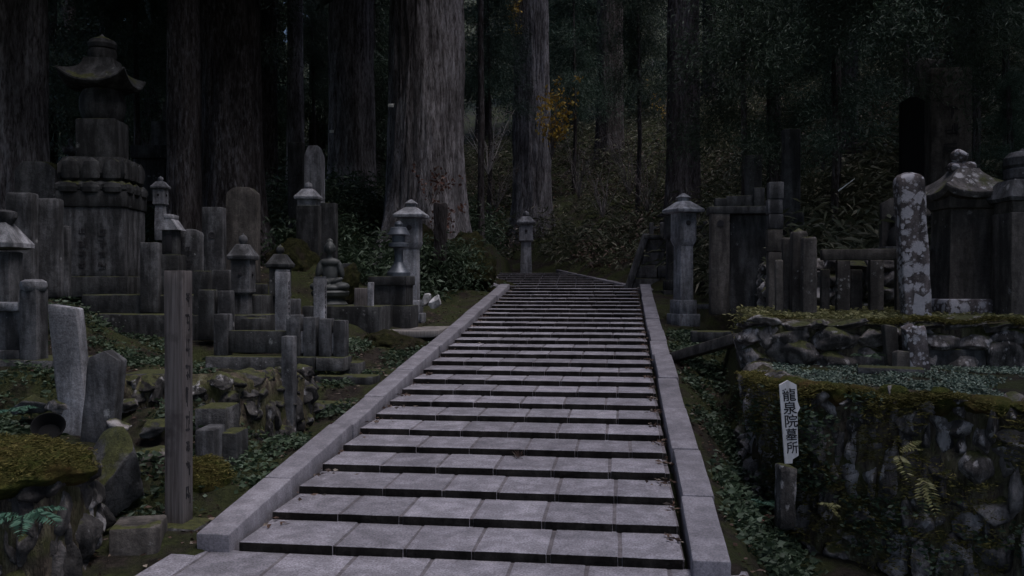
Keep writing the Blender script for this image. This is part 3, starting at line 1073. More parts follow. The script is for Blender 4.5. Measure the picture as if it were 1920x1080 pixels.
# lichen pillar with a round shoulder
pb, wd, dp, ht = pxbox(1690, 1748, 322, 603, 9.7, .75, 0)
root = tag(empty('lichen_pillar', (pb[0], pb[1], pb[2] - .1), rot=(0, -.055, 0.0)), 'leaning square pillar blotched with white lichen and rounded top', 'grave pillar')
ob('tablet', sbox(wd, dp, ht + .1, M['lichen'], bev=.03, seg=.07, jit=.011, top='dome', name='tablet'), root)
ob('chipped_corner', rock_mesh(301, 3, M['brown'], name='chipped_corner'), root, (wd * .42, -dp * .1, ht * .78), (0, 0, 0), (wd * .5, dp * .8, wd * .5))

# roofed grave tower
p0 = at(1805, 602, 10.4)
s0 = mpp(p0)
root = tag(empty('roofed_grave_tower', p0, .12), 'brown grave tower with moss on its broad drooping stone roof', 'grave tower')
ob('plinth', sbox(135 * s0, .75, 42 * s0, M['lichen'], bev=.03, seg=.09, jit=.015, name='plinth'), root, (.05, 0, 0))
ob('body', loft_sq([(46 * s0, 40 * s0, 36 * s0), (43 * s0, 38 * s0, 140 * s0), (40 * s0, 36 * s0, 225 * s0)], M['brown'], 6, .01, 'body'), root)
ob('neck', sbox(96 * s0, 90 * s0, 28 * s0, M['brown'], bev=.02, jit=.01, name='neck'), root, (0, 0, 208 * s0))
ob('roof', curved_roof(63 * s0, 224 * s0, 60 * s0, 16 * s0, M['lichenroof'], .30, th=.05, flare=1.25), root)
ob('bowl', rock_mesh(311, 3, M['lichen'], 5, .05, 'bowl'), root, (-.02, 0, 289 * s0), (0, 0, 0), (50 * s0, 50 * s0, 27 * s0))
ob('jewel', rock_mesh(312, 3, M['lichen'], 5, .04, 'jewel'), root, (-.03, 0, 309 * s0), (0, 0, .4), (34 * s0, 34 * s0, 28 * s0))

# tower cut by the right edge of the frame
p0 = at(1915, 625, 9.9)
s0 = mpp(p0)
root = tag(empty('five_ring_tower', p0, .1), 'grave tower with pointed jewel cut off by the right edge', 'grave tower')
ob('body', sbox(78 * s0, 74 * s0, 225 * s0 + .1, M['brown'], bev=.02, jit=.009, name='body'), root, (0, 0, -.1))
ob('neck', sbox(70 * s0, 66 * s0, 24 * s0, M['brown'], bev=.02, jit=.009, name='neck'), root, (0, 0, 224 * s0))
ob('roof', loft_sq([(40 * s0, 40 * s0, 246 * s0, 0), (44 * s0, 44 * s0, 252 * s0, .01), (36 * s0, 36 * s0, 276 * s0, .01), (30 * s0, 30 * s0, 286 * s0)], M['stone'], 8, .006, 'roof'), root)
ob('bowl', lathe([(26 * s0, 284 * s0), (31 * s0, 290 * s0), (31 * s0, 306 * s0), (27 * s0, 309 * s0)], M['stone'], 18, 0, .006), root)
ob('jewel', lathe([(26 * s0, 308 * s0), (31 * s0, 314 * s0), (31 * s0, 328 * s0), (22 * s0, 338 * s0), (6 * s0, 341 * s0), (.004, 346 * s0)], M['stone'], 18, 0, .004), root)

# plinth stones and low posts on the terrace
GT = 'plinth stones on the right terrace'
block('plinth_stone', 'upper mossy plinth stone under the tower cut by the right edge', 'plinth stone', GT, 1848, 1985, 622, 668, 9.2, 'mossy', .5)
block('plinth_stone', 'wide lower mossy plinth stone in the right edge corner of the terrace', 'plinth stone', GT, 1828, 2000, 668, 684, 8.9, 'mossy', .4)
block('plinth_stone', 'lichen spotted block below the roofed grave tower', 'plinth stone', GT, 1745, 1852, 604, 668, 9.35, 'mossy', .5)
block('plinth_stone', 'dark slab lying at the foot of the block below the roofed tower', 'plinth stone', GT, 1742, 1850, 655, 700, 8.85, 'darkstone', .35)
grave('broken_post', 'stubby weathered post leaning at the terrace wall', 'stone post', None, 1660, 1690, 604, 672, 8.75, 'brown', .8, .1, 'broken', tilt=-.1)
grave('broken_post', 'taller split post leaning left beside the stubby one', 'stone post', None, 1702, 1748, 602, 702, 8.65, 'lichen', .7, .1, 'broken', tilt=-.12)
grave('broken_post', 'low broken stone between the two leaning posts', 'stone post', None, 1672, 1705, 652, 695, 8.5, 'brown', .8, .2, 'broken')
sl = block('fallen_slab', 'flat mossy slab lying on the terrace in front of the posts', 'stone slab', None, 1618, 1735, 690, 706, 8.2, 'mossy', .22, -.25, 0)

# steles on the bank behind
GS = 'tall dark steles under the trees on the right'
grave('stele', 'broad tall weathered stele, widest of the steles on the right', 'stele', GS, 1738, 1816, 130, 470, 14.5, 'brown', .45, -.05, 'flat', text=6)
grave('stele', 'narrow black stele left of the broad weathered one', 'stele', GS, 1686, 1731, 180, 470, 14.0, 'black', .5, -.05, 'ridge')
grave('stele', 'pale topped stele rising behind the broad one', 'stele', GS, 1716, 1772, 102, 470, 16.0, 'brown', .5, 0, 'broken')
grave('stele', 'upright grey tablet in the bamboo grass right of the lantern', 'stele', GS, 1396, 1428, 291, 400, 16.0, 'darkstone', .5, 0, 'flat')
grave('stele', 'plain dark square pillar beside the thin dark trunk', 'stele', GS, 1465, 1500, 243, 430, 15.0, 'darkstone', .8, 0, 'flat', bases=((1.35, .28), ))
nb = at(1675, 475, 12.4)
sn = mpp(nb)
nich = tag(empty('statue_niche', nb, .05), 'small stone niche holding a statue left of the lichen pillar', 'niche')
ob('back_slab', sbox(38 * sn, .12, 105 * sn, M['brown'], bev=.02, top='ridge', jit=.006, name='back_slab'), nich, (0, .1, 0))
ob('niche_base', sbox(44 * sn, .34, 14 * sn, M['stone'], bev=.015, jit=.005, name='niche_base'), nich, (0, 0, -2 * sn))
ob('figure', lathe([(12 * sn, 12 * sn), (14 * sn, 22 * sn), (10 * sn, 42 * sn), (5 * sn, 50 * sn), (7.5 * sn, 58 * sn), (7 * sn, 68 * sn), (2 * sn, 74 * sn)], M['darkstone'], 16, 0, .006), nich, (2 * sn, -.02, 0))
stk = tag(ob('highlight_stick', tube([(0, 0, 0), (.25, .02, .19)], [.012, .006], M['tag'], 6)), 'pale stick standing in for a bright highlight in the bamboo grass on the right bank', 'stick')  # white colour paints a bright glint among the leaves
stk.location = at(1572, 358, 14.0)

# name stake with ink lettering
p0 = at(1487, 868, 6.55)
s0 = mpp(p0)
stake = tag(empty('name_stake', p0, rot=(0.02, -.075, .04)), 'white pointed stake lettered in black ink against the right wall', 'stake')
wz, hz_ = 31 * s0, 156 * s0
out = [(-.5 * wz, 0), (-.06 * wz, .0), (-.02 * wz, .05 * hz_), (.34 * wz, .09 * hz_), (.36 * wz, .3 * hz_), (.42 * wz, .5 * hz_), (.44 * wz, .60 * hz_), (.62 * wz, .66 * hz_), (.50 * wz, .74 * hz_), (.5 * wz, .94 * hz_), (.02 * wz, hz_), (-.5 * wz, .95 * hz_)]
n = len(out)
V = [(x, -.012, z) for x, z in out] + [(x, .012, z) for x, z in out]
Fc = [tuple(range(n)), tuple(range(2 * n - 1, n - 1, -1))] + [(i, n + i, n + (i + 1) % n, (i + 1) % n) for i in range(n)]
ob('board', new_mesh('board', V, Fc, M['board'], False), stake)
for k, ch in enumerate('龍泉院墓所'):
    cu = bpy.data.curves.new('letter', 'FONT')
    cu.body = ch
    cu.size = 25 * s0 * 1.02
    cu.align_x = 'CENTER'
    cu.extrude = .0006
    cu.offset = .0012
    cu.materials.append(M['ink'])
    tmp = bpy.data.objects.new('letter_curve', cu)
    COL.objects.link(tmp)
    bpy.context.view_layer.update()
    lme = bpy.data.meshes.new_from_object(tmp.evaluated_get(bpy.context.evaluated_depsgraph_get()))
    bpy.data.objects.remove(tmp)
    o = ob('letter', lme, stake, ((.02 if k < 3 else .0) * wz, -.0135, hz_ * (.765 - .158 * k)), (math.pi / 2, 0, 0))
    if k > 2:
        o.scale = (.86, .95, 1)
grave('stake_footing', 'squared stone at the foot of the lettered stake', 'stone', None, 1450, 1494, 866, 960, 6.5, 'rock', .9, .25, 'slope', jit=.015, bev=.03)

# ------------------------------------------------------------------ left side, front to back
# near boulder wall
lw = dry_wall('boulder_wall', 'mossy boulder wall with a fern in the lower left corner', [(-4.6, 4.5), (-3.7, 4.45), (-3.25, 4.5), (-3.16, 4.7), (-3.3, 5.1)], .62, -.1, 31, ROCKSD, .16, .28, .15, .34, .36, .75, .06, -.02)
mound = rock_mesh(401, 5, M['moss'], 5, .22, 'moss_cap')
ob('moss_cap', mound, lw, (.86, .12, .70), (0, .06, .2), (1.35, .8, .36))
ob('moss_cap', mound, lw, (.1, .2, .75), (.1, 0, 1.2), (.9, 1.0, .34))
rock('mossy_boulder', 'grey boulder with a moss cap behind the near boulder wall', 'boulder', None, 212, 892, 5.5, (.5, .5, .68), MROCKS[3], (0, .1, .5))
rock('mossy_boulder', 'round bright green mossy boulder right of the carved post', 'boulder', None, 386, 908, 6.1, (.36, .4, .40), rock_mesh(402, 3, M['moss'], 4, .08, 'boulder'), (0, 0, .3))
rock('mossy_boulder', 'angular pale edged rock between boulder and carved post', 'boulder', None, 268, 915, 5.9, (.25, .3, .3), ROCKS[5], (0, -.3, .1))
block('step_stone', 'brown stone step between the boulder wall and the carved post', 'stone step', None, 196, 275, 990, 1060, 4.95, 'brown', .3, .35, .25)
block('step_stone', 'narrow dark step stone under the carved post', 'stone step', None, 284, 366, 990, 1022, 5.35, 'mossy', .28, .0, .2)

# carved post
pb, wd, dp, ht = pxbox(311, 361, 508, 988, 5.52, 1.0, -.03)
post = tag(empty('carved_post', (pb[0], pb[1], pb[2] - .05), -.03), 'tall square brown post with carved characters on its right face', 'post')
ob('shaft', sbox(wd, dp, ht + .05, M['wood'], bev=.006, seg=.08, jit=.003, name='shaft'), post)
ins = strokes(wd * .42, ht * .86, 9, M['carve'], 77, dens=6, th=.002)
ob('inscription', ins, post, (wd / 2 + .0015, 0, ht * .11), (0, 0, math.pi / 2))

GL = 'leaning grave tablets on the left'
grave('leaning_tablet', 'tall pale tablet leaning left beside the shorter broken one', 'grave tablet', GL, 118, 180, 566, 818, 6.6, 'pale', .55, .1, 'slope', tilt=-.03, jit=.012, lean=(0, -.07), sink=.05)
grave('leaning_tablet', 'shorter tablet leaning right against the tall pale one', 'grave tablet', GL, 152, 222, 655, 818, 6.35, 'stone', .6, .1, 'ridge', jit=.012, lean=(0, .1), sink=.05)
# bucket on its side
bk = tag(empty('black_basin', at(92, 812, 6.1), rot=(.75, .35, .2)), 'shallow black plastic basin tipped among stones on the left', 'basin')
ob('shell', lathe([(.085, 0), (.115, .085), (.122, .10), (.116, .10), (.106, .085), (.075, .012)], M['black'], 24), bk)

# fence with round topped post at the left edge
fn = tag(empty('panel_fence', at(40, 674, 7.5), .0), 'stone panel fence with a round capped post at the left edge', 'fence')
s7 = mpp(at(40, 674, 7.5))
ob('post', sbox(46 * s7 * .78, 46 * s7 * .78, 132 * s7 + .1, M['stone'], bev=.02, jit=.006, name='post'), fn, (26 * s7, 0, -.1))
ob('cap', lathe([(18 * s7, 128 * s7), (22 * s7, 132 * s7), (23.5 * s7, 138 * s7), (22 * s7, 146 * s7), (14 * s7, 150 * s7), (.01, 151 * s7)], M['pale'], 20, 0, .004), fn, (26 * s7, 0, 0))
ob('rail', sbox(150 * s7, .17, 18 * s7, M['pale'], bev=.03, jit=.006, name='rail'), fn, (-68 * s7, 0, 90 * s7))
ob('panel', sbox(146 * s7, .09, 74 * s7, M['stone'], bev=.015, jit=.006, name='panel'), fn, (-68 * s7, 0, 17 * s7))
ob('sill', sbox(152 * s7, .17, 20 * s7, M['stone'], bev=.02, jit=.006, name='sill'), fn, (-68 * s7, 0, -2 * s7))
block('fence_footing', 'mossy footing stone below the panel fence', 'stone footing', None, -120, 118, 674, 705, 7.4, 'mossy', .5, 0, .15)

# slim post with foot plate
pb, wd, dp, ht = pxbox(528, 557, 630, 822, 7.8, 1.0, 0)
thin = tag(empty('slim_post', pb, 0), 'slim plain grey post on a foot plate by the left kerb', 'post')
ob('shaft', sbox(wd, dp, ht, M['stone'], bev=.006, seg=.1, jit=.002, name='shaft'), thin)
ob('foot_plate', sbox(wd * 2.1, dp * 2.1, .05, M['stone'], bev=.01, jit=.003, name='foot_plate'), thin, (0, 0, -.04))

# mossy bank wall behind the carved post and slabs to the kerb
dry_wall('bank_wall', 'mossy rubble bank wall behind the carved post', [(-4.6, 6.9), (-3.95, 7.0), (-3.45, 7.25), (-3.1, 7.7), (-2.95, 8.2)], .82, .05, 33, ROCKSD, .12, .2, .12, .26, .34, .55, .1, -.02)
GB = 'stone slabs reaching the left kerb'
block('kerb_slab', 'nearest thin slab between bank wall and left kerb', 'stone slab', GB, 556, 642, 758, 772, 8.5, 'darkstone', .3, -.06, .02)
block('kerb_slab', 'middle slab reaching the left kerb below the panel posts', 'stone slab', GB, 588, 700, 706, 722, 9.5, 'darkstone', .3, -.06, .04)
block('kerb_slab', 'farthest slab reaching the left kerb below the panel posts', 'stone slab', GB, 640, 722, 694, 706, 10.2, 'darkstone', .25, -.06, .04)
GQ = 'squared stones on the left bank'
block('squared_stone', 'moss topped squared stone behind the leaning tablets', 'squared stone', GQ, 232, 310, 700, 750, 7.3, 'mossy', .4, .1)
block('squared_stone', 'squared stone with moss in the bank behind the carved post', 'squared stone', GQ, 362, 418, 765, 812, 6.8, 'mossy', .35, .1)
block('squared_stone', 'upright stone block right of the carved post', 'squared stone', GQ, 362, 396, 806, 862, 6.5, 'stone', .3, .1)
block('squared_stone', 'small dark stone block beside the upright one', 'squared stone', GQ, 405, 440, 812, 870, 6.7, 'darkstone', .3, .1)
rs2 = random.Random(9)
lab = ['pale flat rock left of the carved post', 'small rock below the leaning tablets', 'low mossy rock among the stones near the carved post', 'little grey rock behind the moss capped boulder', 'rough rock beside the black basin', 'dark rock below the panel fence']
for (x, y, Yd, s_), l_ in zip([(285, 850, 6.1, .22), (222, 800, 6.3, .2), (290, 800, 6.5, .24), (240, 760, 6.9, .2), (120, 760, 6.6, .26), (60, 760, 6.7, .3)], lab):
    rock('loose_rock', l_, 'rock', 'loose rocks on the left bank', x, y, Yd, (s_ * 1.2, s_, s_ * .6), (MROCKS + ROCKS)[rs2.randrange(12)], (rs2.uniform(-.3, .3), rs2.uniform(-.3, .3), rs2.uniform(0, 6)))

# panel plot: low fence with square posts
pf = tag(empty('plot_fence', at(525, 668, 9.8)), 'low stone plot fence of panels and square posts left of the stairs', 'fence')
s9 = mpp(at(525, 668, 9.8))


def pfp(nm, x0, x1, yt, yb, dep, y, mat='stone', top='flat', k=.9):
    ob(nm, sbox((x1 - x0) * s9 * k, dep, (yb - yt) * s9, M[mat], bev=.012, jit=.005, top=top, name=nm), pf, (((x0 + x1) / 2 - 525) * s9, y, (668 - yb) * s9))


pfp('post', 398, 428, 589, 668, .16, 0, 'stone')
pfp('post', 540, 569, 590, 668, .16, 0, 'stone')
pfp('post', 572, 599, 594, 668, .16, .02, 'stone')
pfp('post', 603, 629, 597, 668, .16, 0, 'stone')
pfp('post', 630, 655, 600, 668, .16, .02, 'stone')
pfp('panel', 424, 542, 620, 662, .08, .0, 'darkstone', k=1)
pfp('panel', 566, 592, 621, 662, .06, .0, 'pale', k=1)
pfp('panel', 625, 650, 624, 662, .06, .0, 'pale', k=1)
pfp('sill', 390, 560, 667, 700, .34, .0, 'mossy', k=1)
pfp('sill', 561, 602, 667, 692, .34, .0, 'darkstone', k=1)
pfp('sill', 604, 656, 667, 692, .34, .0, 'mossy', k=1)
block('corner_stone', 'mossy corner stone at the right end of the plot fence', 'stone footing', None, 640, 672, 680, 705, 9.9, 'mossy', .3)

GP_ = 'pale square memorial pillars inside the plot'
for x0, x1, yt, yb, Yd, l_ in ((516, 545, 505, 640, 10.3, 'taller pale granite pillar standing inside the plot fence'), (588, 613, 518, 640, 10.6, 'shorter pale granite pillar right of the taller one')):
    pb, wd, dp, ht = pxbox(x0, x1, yt, yb, Yd, .9, .05)
    root = tag(empty('memorial_pillar', pb, .05), l_, 'pillar', GP_)
    ob('shaft', sbox(wd, dp, ht - .03, M['pale'], bev=.008, jit=.003, name='shaft'), root, (0, 0, 0))
    ob('cap', sbox(wd * .96, dp * .96, .05, M['pale'], bev=.02, jit=.003, top='ridge', name='cap'), root, (0, 0, ht - .032))
    ob('inscription', strokes(dp * .4, ht * .5, 7, M['carve'], int(x0), dens=5, th=.002), root, (wd / 2 + .0015, 0, ht * .35), (0, 0, math.pi / 2))

GN = 'short stone lanterns among the left graves'
stone_lantern('short stone lantern with pale roof beside the taller pale pillar', GN, 427, 486, 437, 668, 10.7, 'stone', .1, 'short')
stone_lantern('dark short stone lantern behind the taller pale pillar', GN, 499, 553, 458, 660, 11.4, 'darkstone', .1, 'short')
stone_lantern('pale roofed lantern below the obelisk', GN, 552, 606, 340, 500, 15.6, 'pale', .1, 'short')
stone_lantern('tiny pale curved roof lantern beside the big trunk', GN, 283, 320, 330, 440, 13.6, 'pale', .1, 'short')

# low stones around the lanterns
GV = 'low grave stones in front of the pagoda'
for x0, x1, yt, yb, Yd, mt, l_ in ((363, 398, 508, 600, 10.6, 'darkstone', 'low dark upright stone right of the inscribed round tablet'),
                                   (398, 437, 506, 600, 11.0, 'stone', 'low block with pale edge left of the short lantern'),
                                   (372, 408, 543, 620, 10.2, 'darkstone', 'square low block in front of the long step'),
                                   (408, 440, 545, 620, 10.25, 'stone', 'square low block with a pale edge beside the lantern shaft'),
                                   (468, 503, 532, 625, 11.6, 'darkstone', 'dark low stone between the two short lanterns'),
                                   (540, 565, 560, 640, 11.2, 'stone', 'small stone behind the plot fence posts'),
                                   (452, 500, 596, 640, 10.2, 'darkstone', 'low ledge stone at the foot of the short lantern')):
    grave('low_stone', l_, 'grave stone', GV, x0, x1, yt, yb, Yd, mt, .8, .08)

# large pagoda of five parts with lotus base
root, R, H, pb = gorinto('five_ring_pagoda', 'largest grave pagoda with upturned stone roof at upper left', None, 116, 270, 64, 303, 12.2, 'darkstone', .22)
s12 = mpp(pb)
for hw, z0, hgt in ((58, -44, 46), (62, -66, 24)):
    ob('lotus_core', loft_sq([(hw * .84 * s12, hw * .84 * s12, z0 * s12), (hw * s12, hw * s12, (z0 + hgt * .35) * s12), (hw * s12, hw * s12, (z0 + hgt * .7) * s12), (hw * .86 * s12, hw * .86 * s12, (z0 + hgt) * s12)], M['darkstone'], 8, .006, 'lotus_core'), root)
    pm = lathe([(.05 * hw * s12, 0), (.26 * hw * s12, hgt * .15 * s12), (.30 * hw * s12, hgt * .5 * s12), (.22 * hw * s12, hgt * .8 * s12), (.03 * hw * s12, hgt * .97 * s12)], M['darkstone'], 14, 0, .003)
    for k in range(4):                                    # shallow petals on each side of the square base
        for j in range(3):
            u = (j - 1) * .62 * hw * s12
            a_ = k * math.pi / 2
            rr_ = hw * s12 * .97
            ob('lotus_petal', pm, root, (rr_ * math.sin(a_) + u * math.cos(a_), -rr_ * math.cos(a_) + u * math.sin(a_), z0 * s12), (0, 0, a_), (1, .3, 1))
for nm, hw, yt, yb in (('upper_plinth', 61, 362, 393), ('inscribed_plinth', 58, 392, 520), ('lower_plinth', 66, 518, 556), ):
    ob(nm, sbox(hw * 2 * s12, hw * 2 * s12, (yb - yt) * s12 - .004, M['stone' if nm == 'inscribed_plinth' else 'darkstone'], bev=.02, jit=.008, name=nm), root, (0, 0, (303 - yb) * s12))
for dx in (-.28, .0, .28):
    ob('inscription', strokes(.12, 80 * s12, 4, M['carve'], int(90 + dx * 100), dens=8, th=.004), root, (dx - .12, -58 * s12 - .004, -205 * s12))
block('terrace_step', 'long stone step in front of the large pagoda', 'stone step', None, 152, 490, 553, 592, 10.9, 'darkstone', .6, 0)
block('terrace_step', 'second dark step below the long pagoda step', 'stone step', None, 120, 490, 590, 620, 10.5, 'darkstone', .5, 0, .25)

# graves at the far left
GG = 'grave tablets beside the large pagoda'
grave('grave_tablet', 'tall grey tablet with a slot, left of its near twin', 'grave tablet', GG, 14, 71, 362, 540, 9.3, 'stone', .6, .15, 'flat', bev=.03)
grave('grave_tablet', 'tall grey tablet directly left of the large pagoda plinth', 'grave tablet', GG, 70, 119, 373, 540, 9.5, 'stone', .6, .15, 'flat', bev=.03)
grave('grave_tablet', 'narrow round topped tablet squeezed against the large pagoda plinth', 'grave tablet', GG, 112, 134, 421, 540, 10.0, 'stone', .8, .15, 'dome')
grave('grave_tablet', 'plain grey square tablet right of the large pagoda plinth', 'grave tablet', GG, 264, 304, 455, 570, 10.9, 'stone', .6, .1, 'flat')
grave('grave_tablet', 'round shouldered tablet with an inscribed oval panel', 'grave tablet', GG, 336, 382, 430, 570, 11.4, 'stone', .5, .1, 'round', text=4)
grave('grave_tablet', 'flat topped tablet with a round crest', 'grave tablet', GG, 380, 424, 389, 540, 12.2, 'stone', .6, .1, 'flat', crest=1)
grave('grave_tablet', 'broad lichen mottled tablet in front of the big dark trunk', 'grave tablet', GG, 425, 488, 352, 520, 12.8, 'brown', .5, .1, 'round', jit=.012)
grave('grave_tablet', 'dark polished tablet below the obelisk, left of its twin', 'grave tablet', GG, 556, 603, 386, 500, 15.0, 'darkstone', .5, .05)
grave('grave_tablet', 'dark polished tablet below the obelisk, right of its twin', 'grave tablet', GG, 601, 634, 381, 500, 15.2, 'darkstone', .6, .05)
grave('grave_tablet', 'moss grown rough stone behind the twin tablets at far left', 'grave tablet', GG, 34, 118, 304, 430, 12.4, 'mossy', .5, .1, 'round', jit=.02)
# roofed shrine at the left edge
p0 = at(8, 560, 8.6)
s8 = mpp(p0)
root = tag(empty('roofed_grave', p0, .2), 'roofed grave post with a ball finial cut by the left edge', 'grave')
ob('body', sbox(56 * s8, 56 * s8, 105 * s8, M['stone'], bev=.02, jit=.006, name='body'), root, (-6 * s8, 0, -.1))
ob('roof', loft_sq([(30 * s8, 30 * s8, 92 * s8), (42 * s8, 42 * s8, 96 * s8), (42 * s8, 42 * s8, 104 * s8), (16 * s8, 16 * s8, 142 * s8)], M['pale'], 5, .005, 'roof'), root, (-6 * s8, 0, 0))
ob('finial', lathe([(12 * s8, 140 * s8), (15 * s8, 146 * s8), (19 * s8, 152 * s8), (19 * s8, 162 * s8), (8 * s8, 166 * s8)], M['stone'], 16, 0, .003), root, (4 * s8, 0, 0))
# small house shaped shrine
p0 = at(322, 570, 11.1)
s8 = mpp(p0)
root = tag(empty('stone_shrine', p0, .15), 'small house shaped stone shrine with gabled roof behind the carved post', 'shrine')
ob('base', sbox(40 * s8, 40 * s8, 92 * s8 + .1, M['darkstone'], bev=.015, jit=.006, name='base'), root, (0, 0, -.1))
ob('body', sbox(26 * s8, 26 * s8, 50 * s8, M['darkstone'], bev=.01, jit=.004, name='body'), root, (0, 0, 90 * s8))
ob('opening', sbox(12 * s8, .03, 34 * s8, M['ink'], bev=.004, jit=0, name='opening'), root, (0, -13.5 * s8, 97 * s8))
gv = [(-20, -20, 138), (20, -20, 138), (20, 20, 138), (-20, 20, 138), (-5, -20, 160), (5, -20, 160), (5, 20, 160), (-5, 20, 160)]
ob('roof', new_mesh('roof', [(a_ * s8, b_ * s8, c_ * s8) for a_, b_, c_ in gv], [(3, 2, 1, 0), (4, 5, 6, 7), (0, 1, 5, 4), (2, 3, 7, 6), (1, 2, 6, 5), (3, 0, 4, 7)], M['pale'], False), root)
ob('ridge', sbox(14 * s8, 42 * s8, 8 * s8, M['pale'], bev=.008, jit=.003, name='ridge'), root, (0, 0, 159 * s8))

# further back on the left
gorinto('small_five_ring_tower', 'small five ring tower between left trunk and the large pagoda', None, 118, 147, 258, 330, 15.2, 'stone', .1, small=True)
p0 = at(288, 372, 17.0)
s8 = mpp(p0)
root = tag(empty('stepped_monument', p0, .1), 'stepped monument partly hidden by the large trunk at left', 'monument')
for nm, x0, x1, yt, yb in (('foot', 256, 330, 300, 380), ('slab', 250, 338, 277, 301), ('block', 286, 332, 230, 278), ('stele', 306, 326, 193, 231)):
    ob(nm, sbox((x1 - x0) * s8 * .8, (x1 - x0) * s8 * .7, (yb - yt) * s8, M['stone' if nm in ('block', 'stele') else 'darkstone'], bev=.015, jit=.006, name=nm), root, (((x0 + x1) / 2 - 288) * s8, 0, (372 - yb) * s8))
p0 = at(590, 430, 17.2)
s8 = mpp(p0)
root = tag(empty('obelisk', (p0[0], p0[1], p0[2] - .3), .1), 'tall pale obelisk with a pointed top left of the thick cedar', 'obelisk')
hw = 16 * s8
ob('shaft', loft_sq([(hw, hw, 0), (hw * .97, hw * .97, 136 * s8 + .3), (hw * .62, hw * .62, 153 * s8 + .3), (hw * .45, hw * .45, 156 * s8 + .3)], M['pale'], 5, .004, 'shaft'), root)
grave('grave_tablet', 'flat topped stone in the shade left of the obelisk', 'grave tablet', GG, 540, 572, 268, 420, 19, 'darkstone', .7, .1)

# platform with seated statue
block('statue_platform', 'stone platform carrying the dark seated statue', 'platform', None, 566, 712, 574, 602, 12.2, 'darkstone', .9, 0, .3)
p0 = at(619, 576, 12.7)
s8 = mpp(p0)
st = tag(empty('seated_statue', p0, .25), 'dark bronze seated buddha statue on the platform behind the pillars', 'statue')


def blob_mesh(parts, mat, voxel):
    bm = bmesh.new()
    for (x, y, z), (a_, b_, c_), rx, ry in parts:
        mm = Matrix.Translation((x, y, z)) @ Matrix.Rotation(ry, 4, 'Y') @ Matrix.Rotation(rx, 4, 'X') @ Matrix.Diagonal((a_, b_, c_, 1))
        bmesh.ops.create_icosphere(bm, subdivisions=3, radius=1, matrix=mm)
    me = bpy.data.meshes.new('figure')
    bm.to_mesh(me)
    bm.free()
    me.materials.append(mat)
    return me


u = s8
parts = [((0, 0, 62 * u), (15 * u, 11 * u, 26 * u), 0, 0), ((0, 0, 45 * u), (17 * u, 13 * u, 16 * u), 0, 0),
         ((0, -2 * u, 84 * u), (20 * u, 10 * u, 9 * u), 0, 0), ((0, -2 * u, 96 * u), (5 * u, 5 * u, 8 * u), 0, 0),
         ((0, -3 * u, 110 * u), (10 * u, 10.5 * u, 13 * u), 0, 0), ((0, -1 * u, 123 * u), (6 * u, 6 * u, 6 * u), 0, 0),
         ((0, -13.6 * u, 109 * u), (1.8 * u, 2 * u, 4 * u), 0, 0), ((-9.6 * u, -2 * u, 109 * u), (1.6 * u, 3 * u, 6 * u), 0, 0), ((9.6 * u, -2 * u, 109 * u), (1.6 * u, 3 * u, 6 * u), 0, 0),
         ((-20 * u, -3 * u, 70 * u), (6 * u, 6.5 * u, 17 * u), 0, .2), ((20 * u, -3 * u, 70 * u), (6 * u, 6.5 * u, 17 * u), 0, -.2),
         ((-14 * u, -13 * u, 50 * u), (12 * u, 5 * u, 5 * u), 0, .35), ((14 * u, -13 * u, 50 * u), (12 * u, 5 * u, 5 * u), 0, -.35),
         ((-20 * u, -9 * u, 38 * u), (17 * u, 15 * u, 9 * u), 0, .1), ((20 * u, -9 * u, 38 * u), (17 * u, 15 * u, 9 * u), 0, -.1), ((0, -18 * u, 36 * u), (22 * u, 8 * u, 6 * u), 0, 0)]
bodyo = ob('body', blob_mesh(parts, M['bronze'], 0), st)
rm = bodyo.modifiers.new('remesh', 'REMESH')
rm.mode = 'VOXEL'
rm.voxel_size = .012
rm.use_smooth_shade = True
ob('lotus_seat', lathe([(30 * u, 0), (33 * u, 6 * u), (28 * u, 12 * u), (26 * u, 16 * u), (34 * u, 22 * u), (36 * u, 28 * u), (33 * u, 31 * u)], M['bronze'], 20, 0, .006), st)
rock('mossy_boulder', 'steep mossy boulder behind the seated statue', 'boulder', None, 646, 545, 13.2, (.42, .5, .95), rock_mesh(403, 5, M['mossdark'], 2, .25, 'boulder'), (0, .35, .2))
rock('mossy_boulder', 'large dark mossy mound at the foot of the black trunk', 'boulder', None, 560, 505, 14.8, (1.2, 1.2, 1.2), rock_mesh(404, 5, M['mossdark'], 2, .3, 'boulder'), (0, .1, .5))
grave('small_marker', 'small capped grey marker right of the seated statue', 'marker', None, 643, 664, 494, 560, 13.4, 'stone', .7, .1, bases=())
grave('small_marker', 'short pale post at the corner of the statue platform', 'marker', None, 689, 702, 529, 580, 12.3, 'pale', .9, .1)
grave('small_marker', 'brown wooden board standing on the statue platform', 'marker', None, 664, 692, 540, 580, 12.5, 'wood', .3, .1)

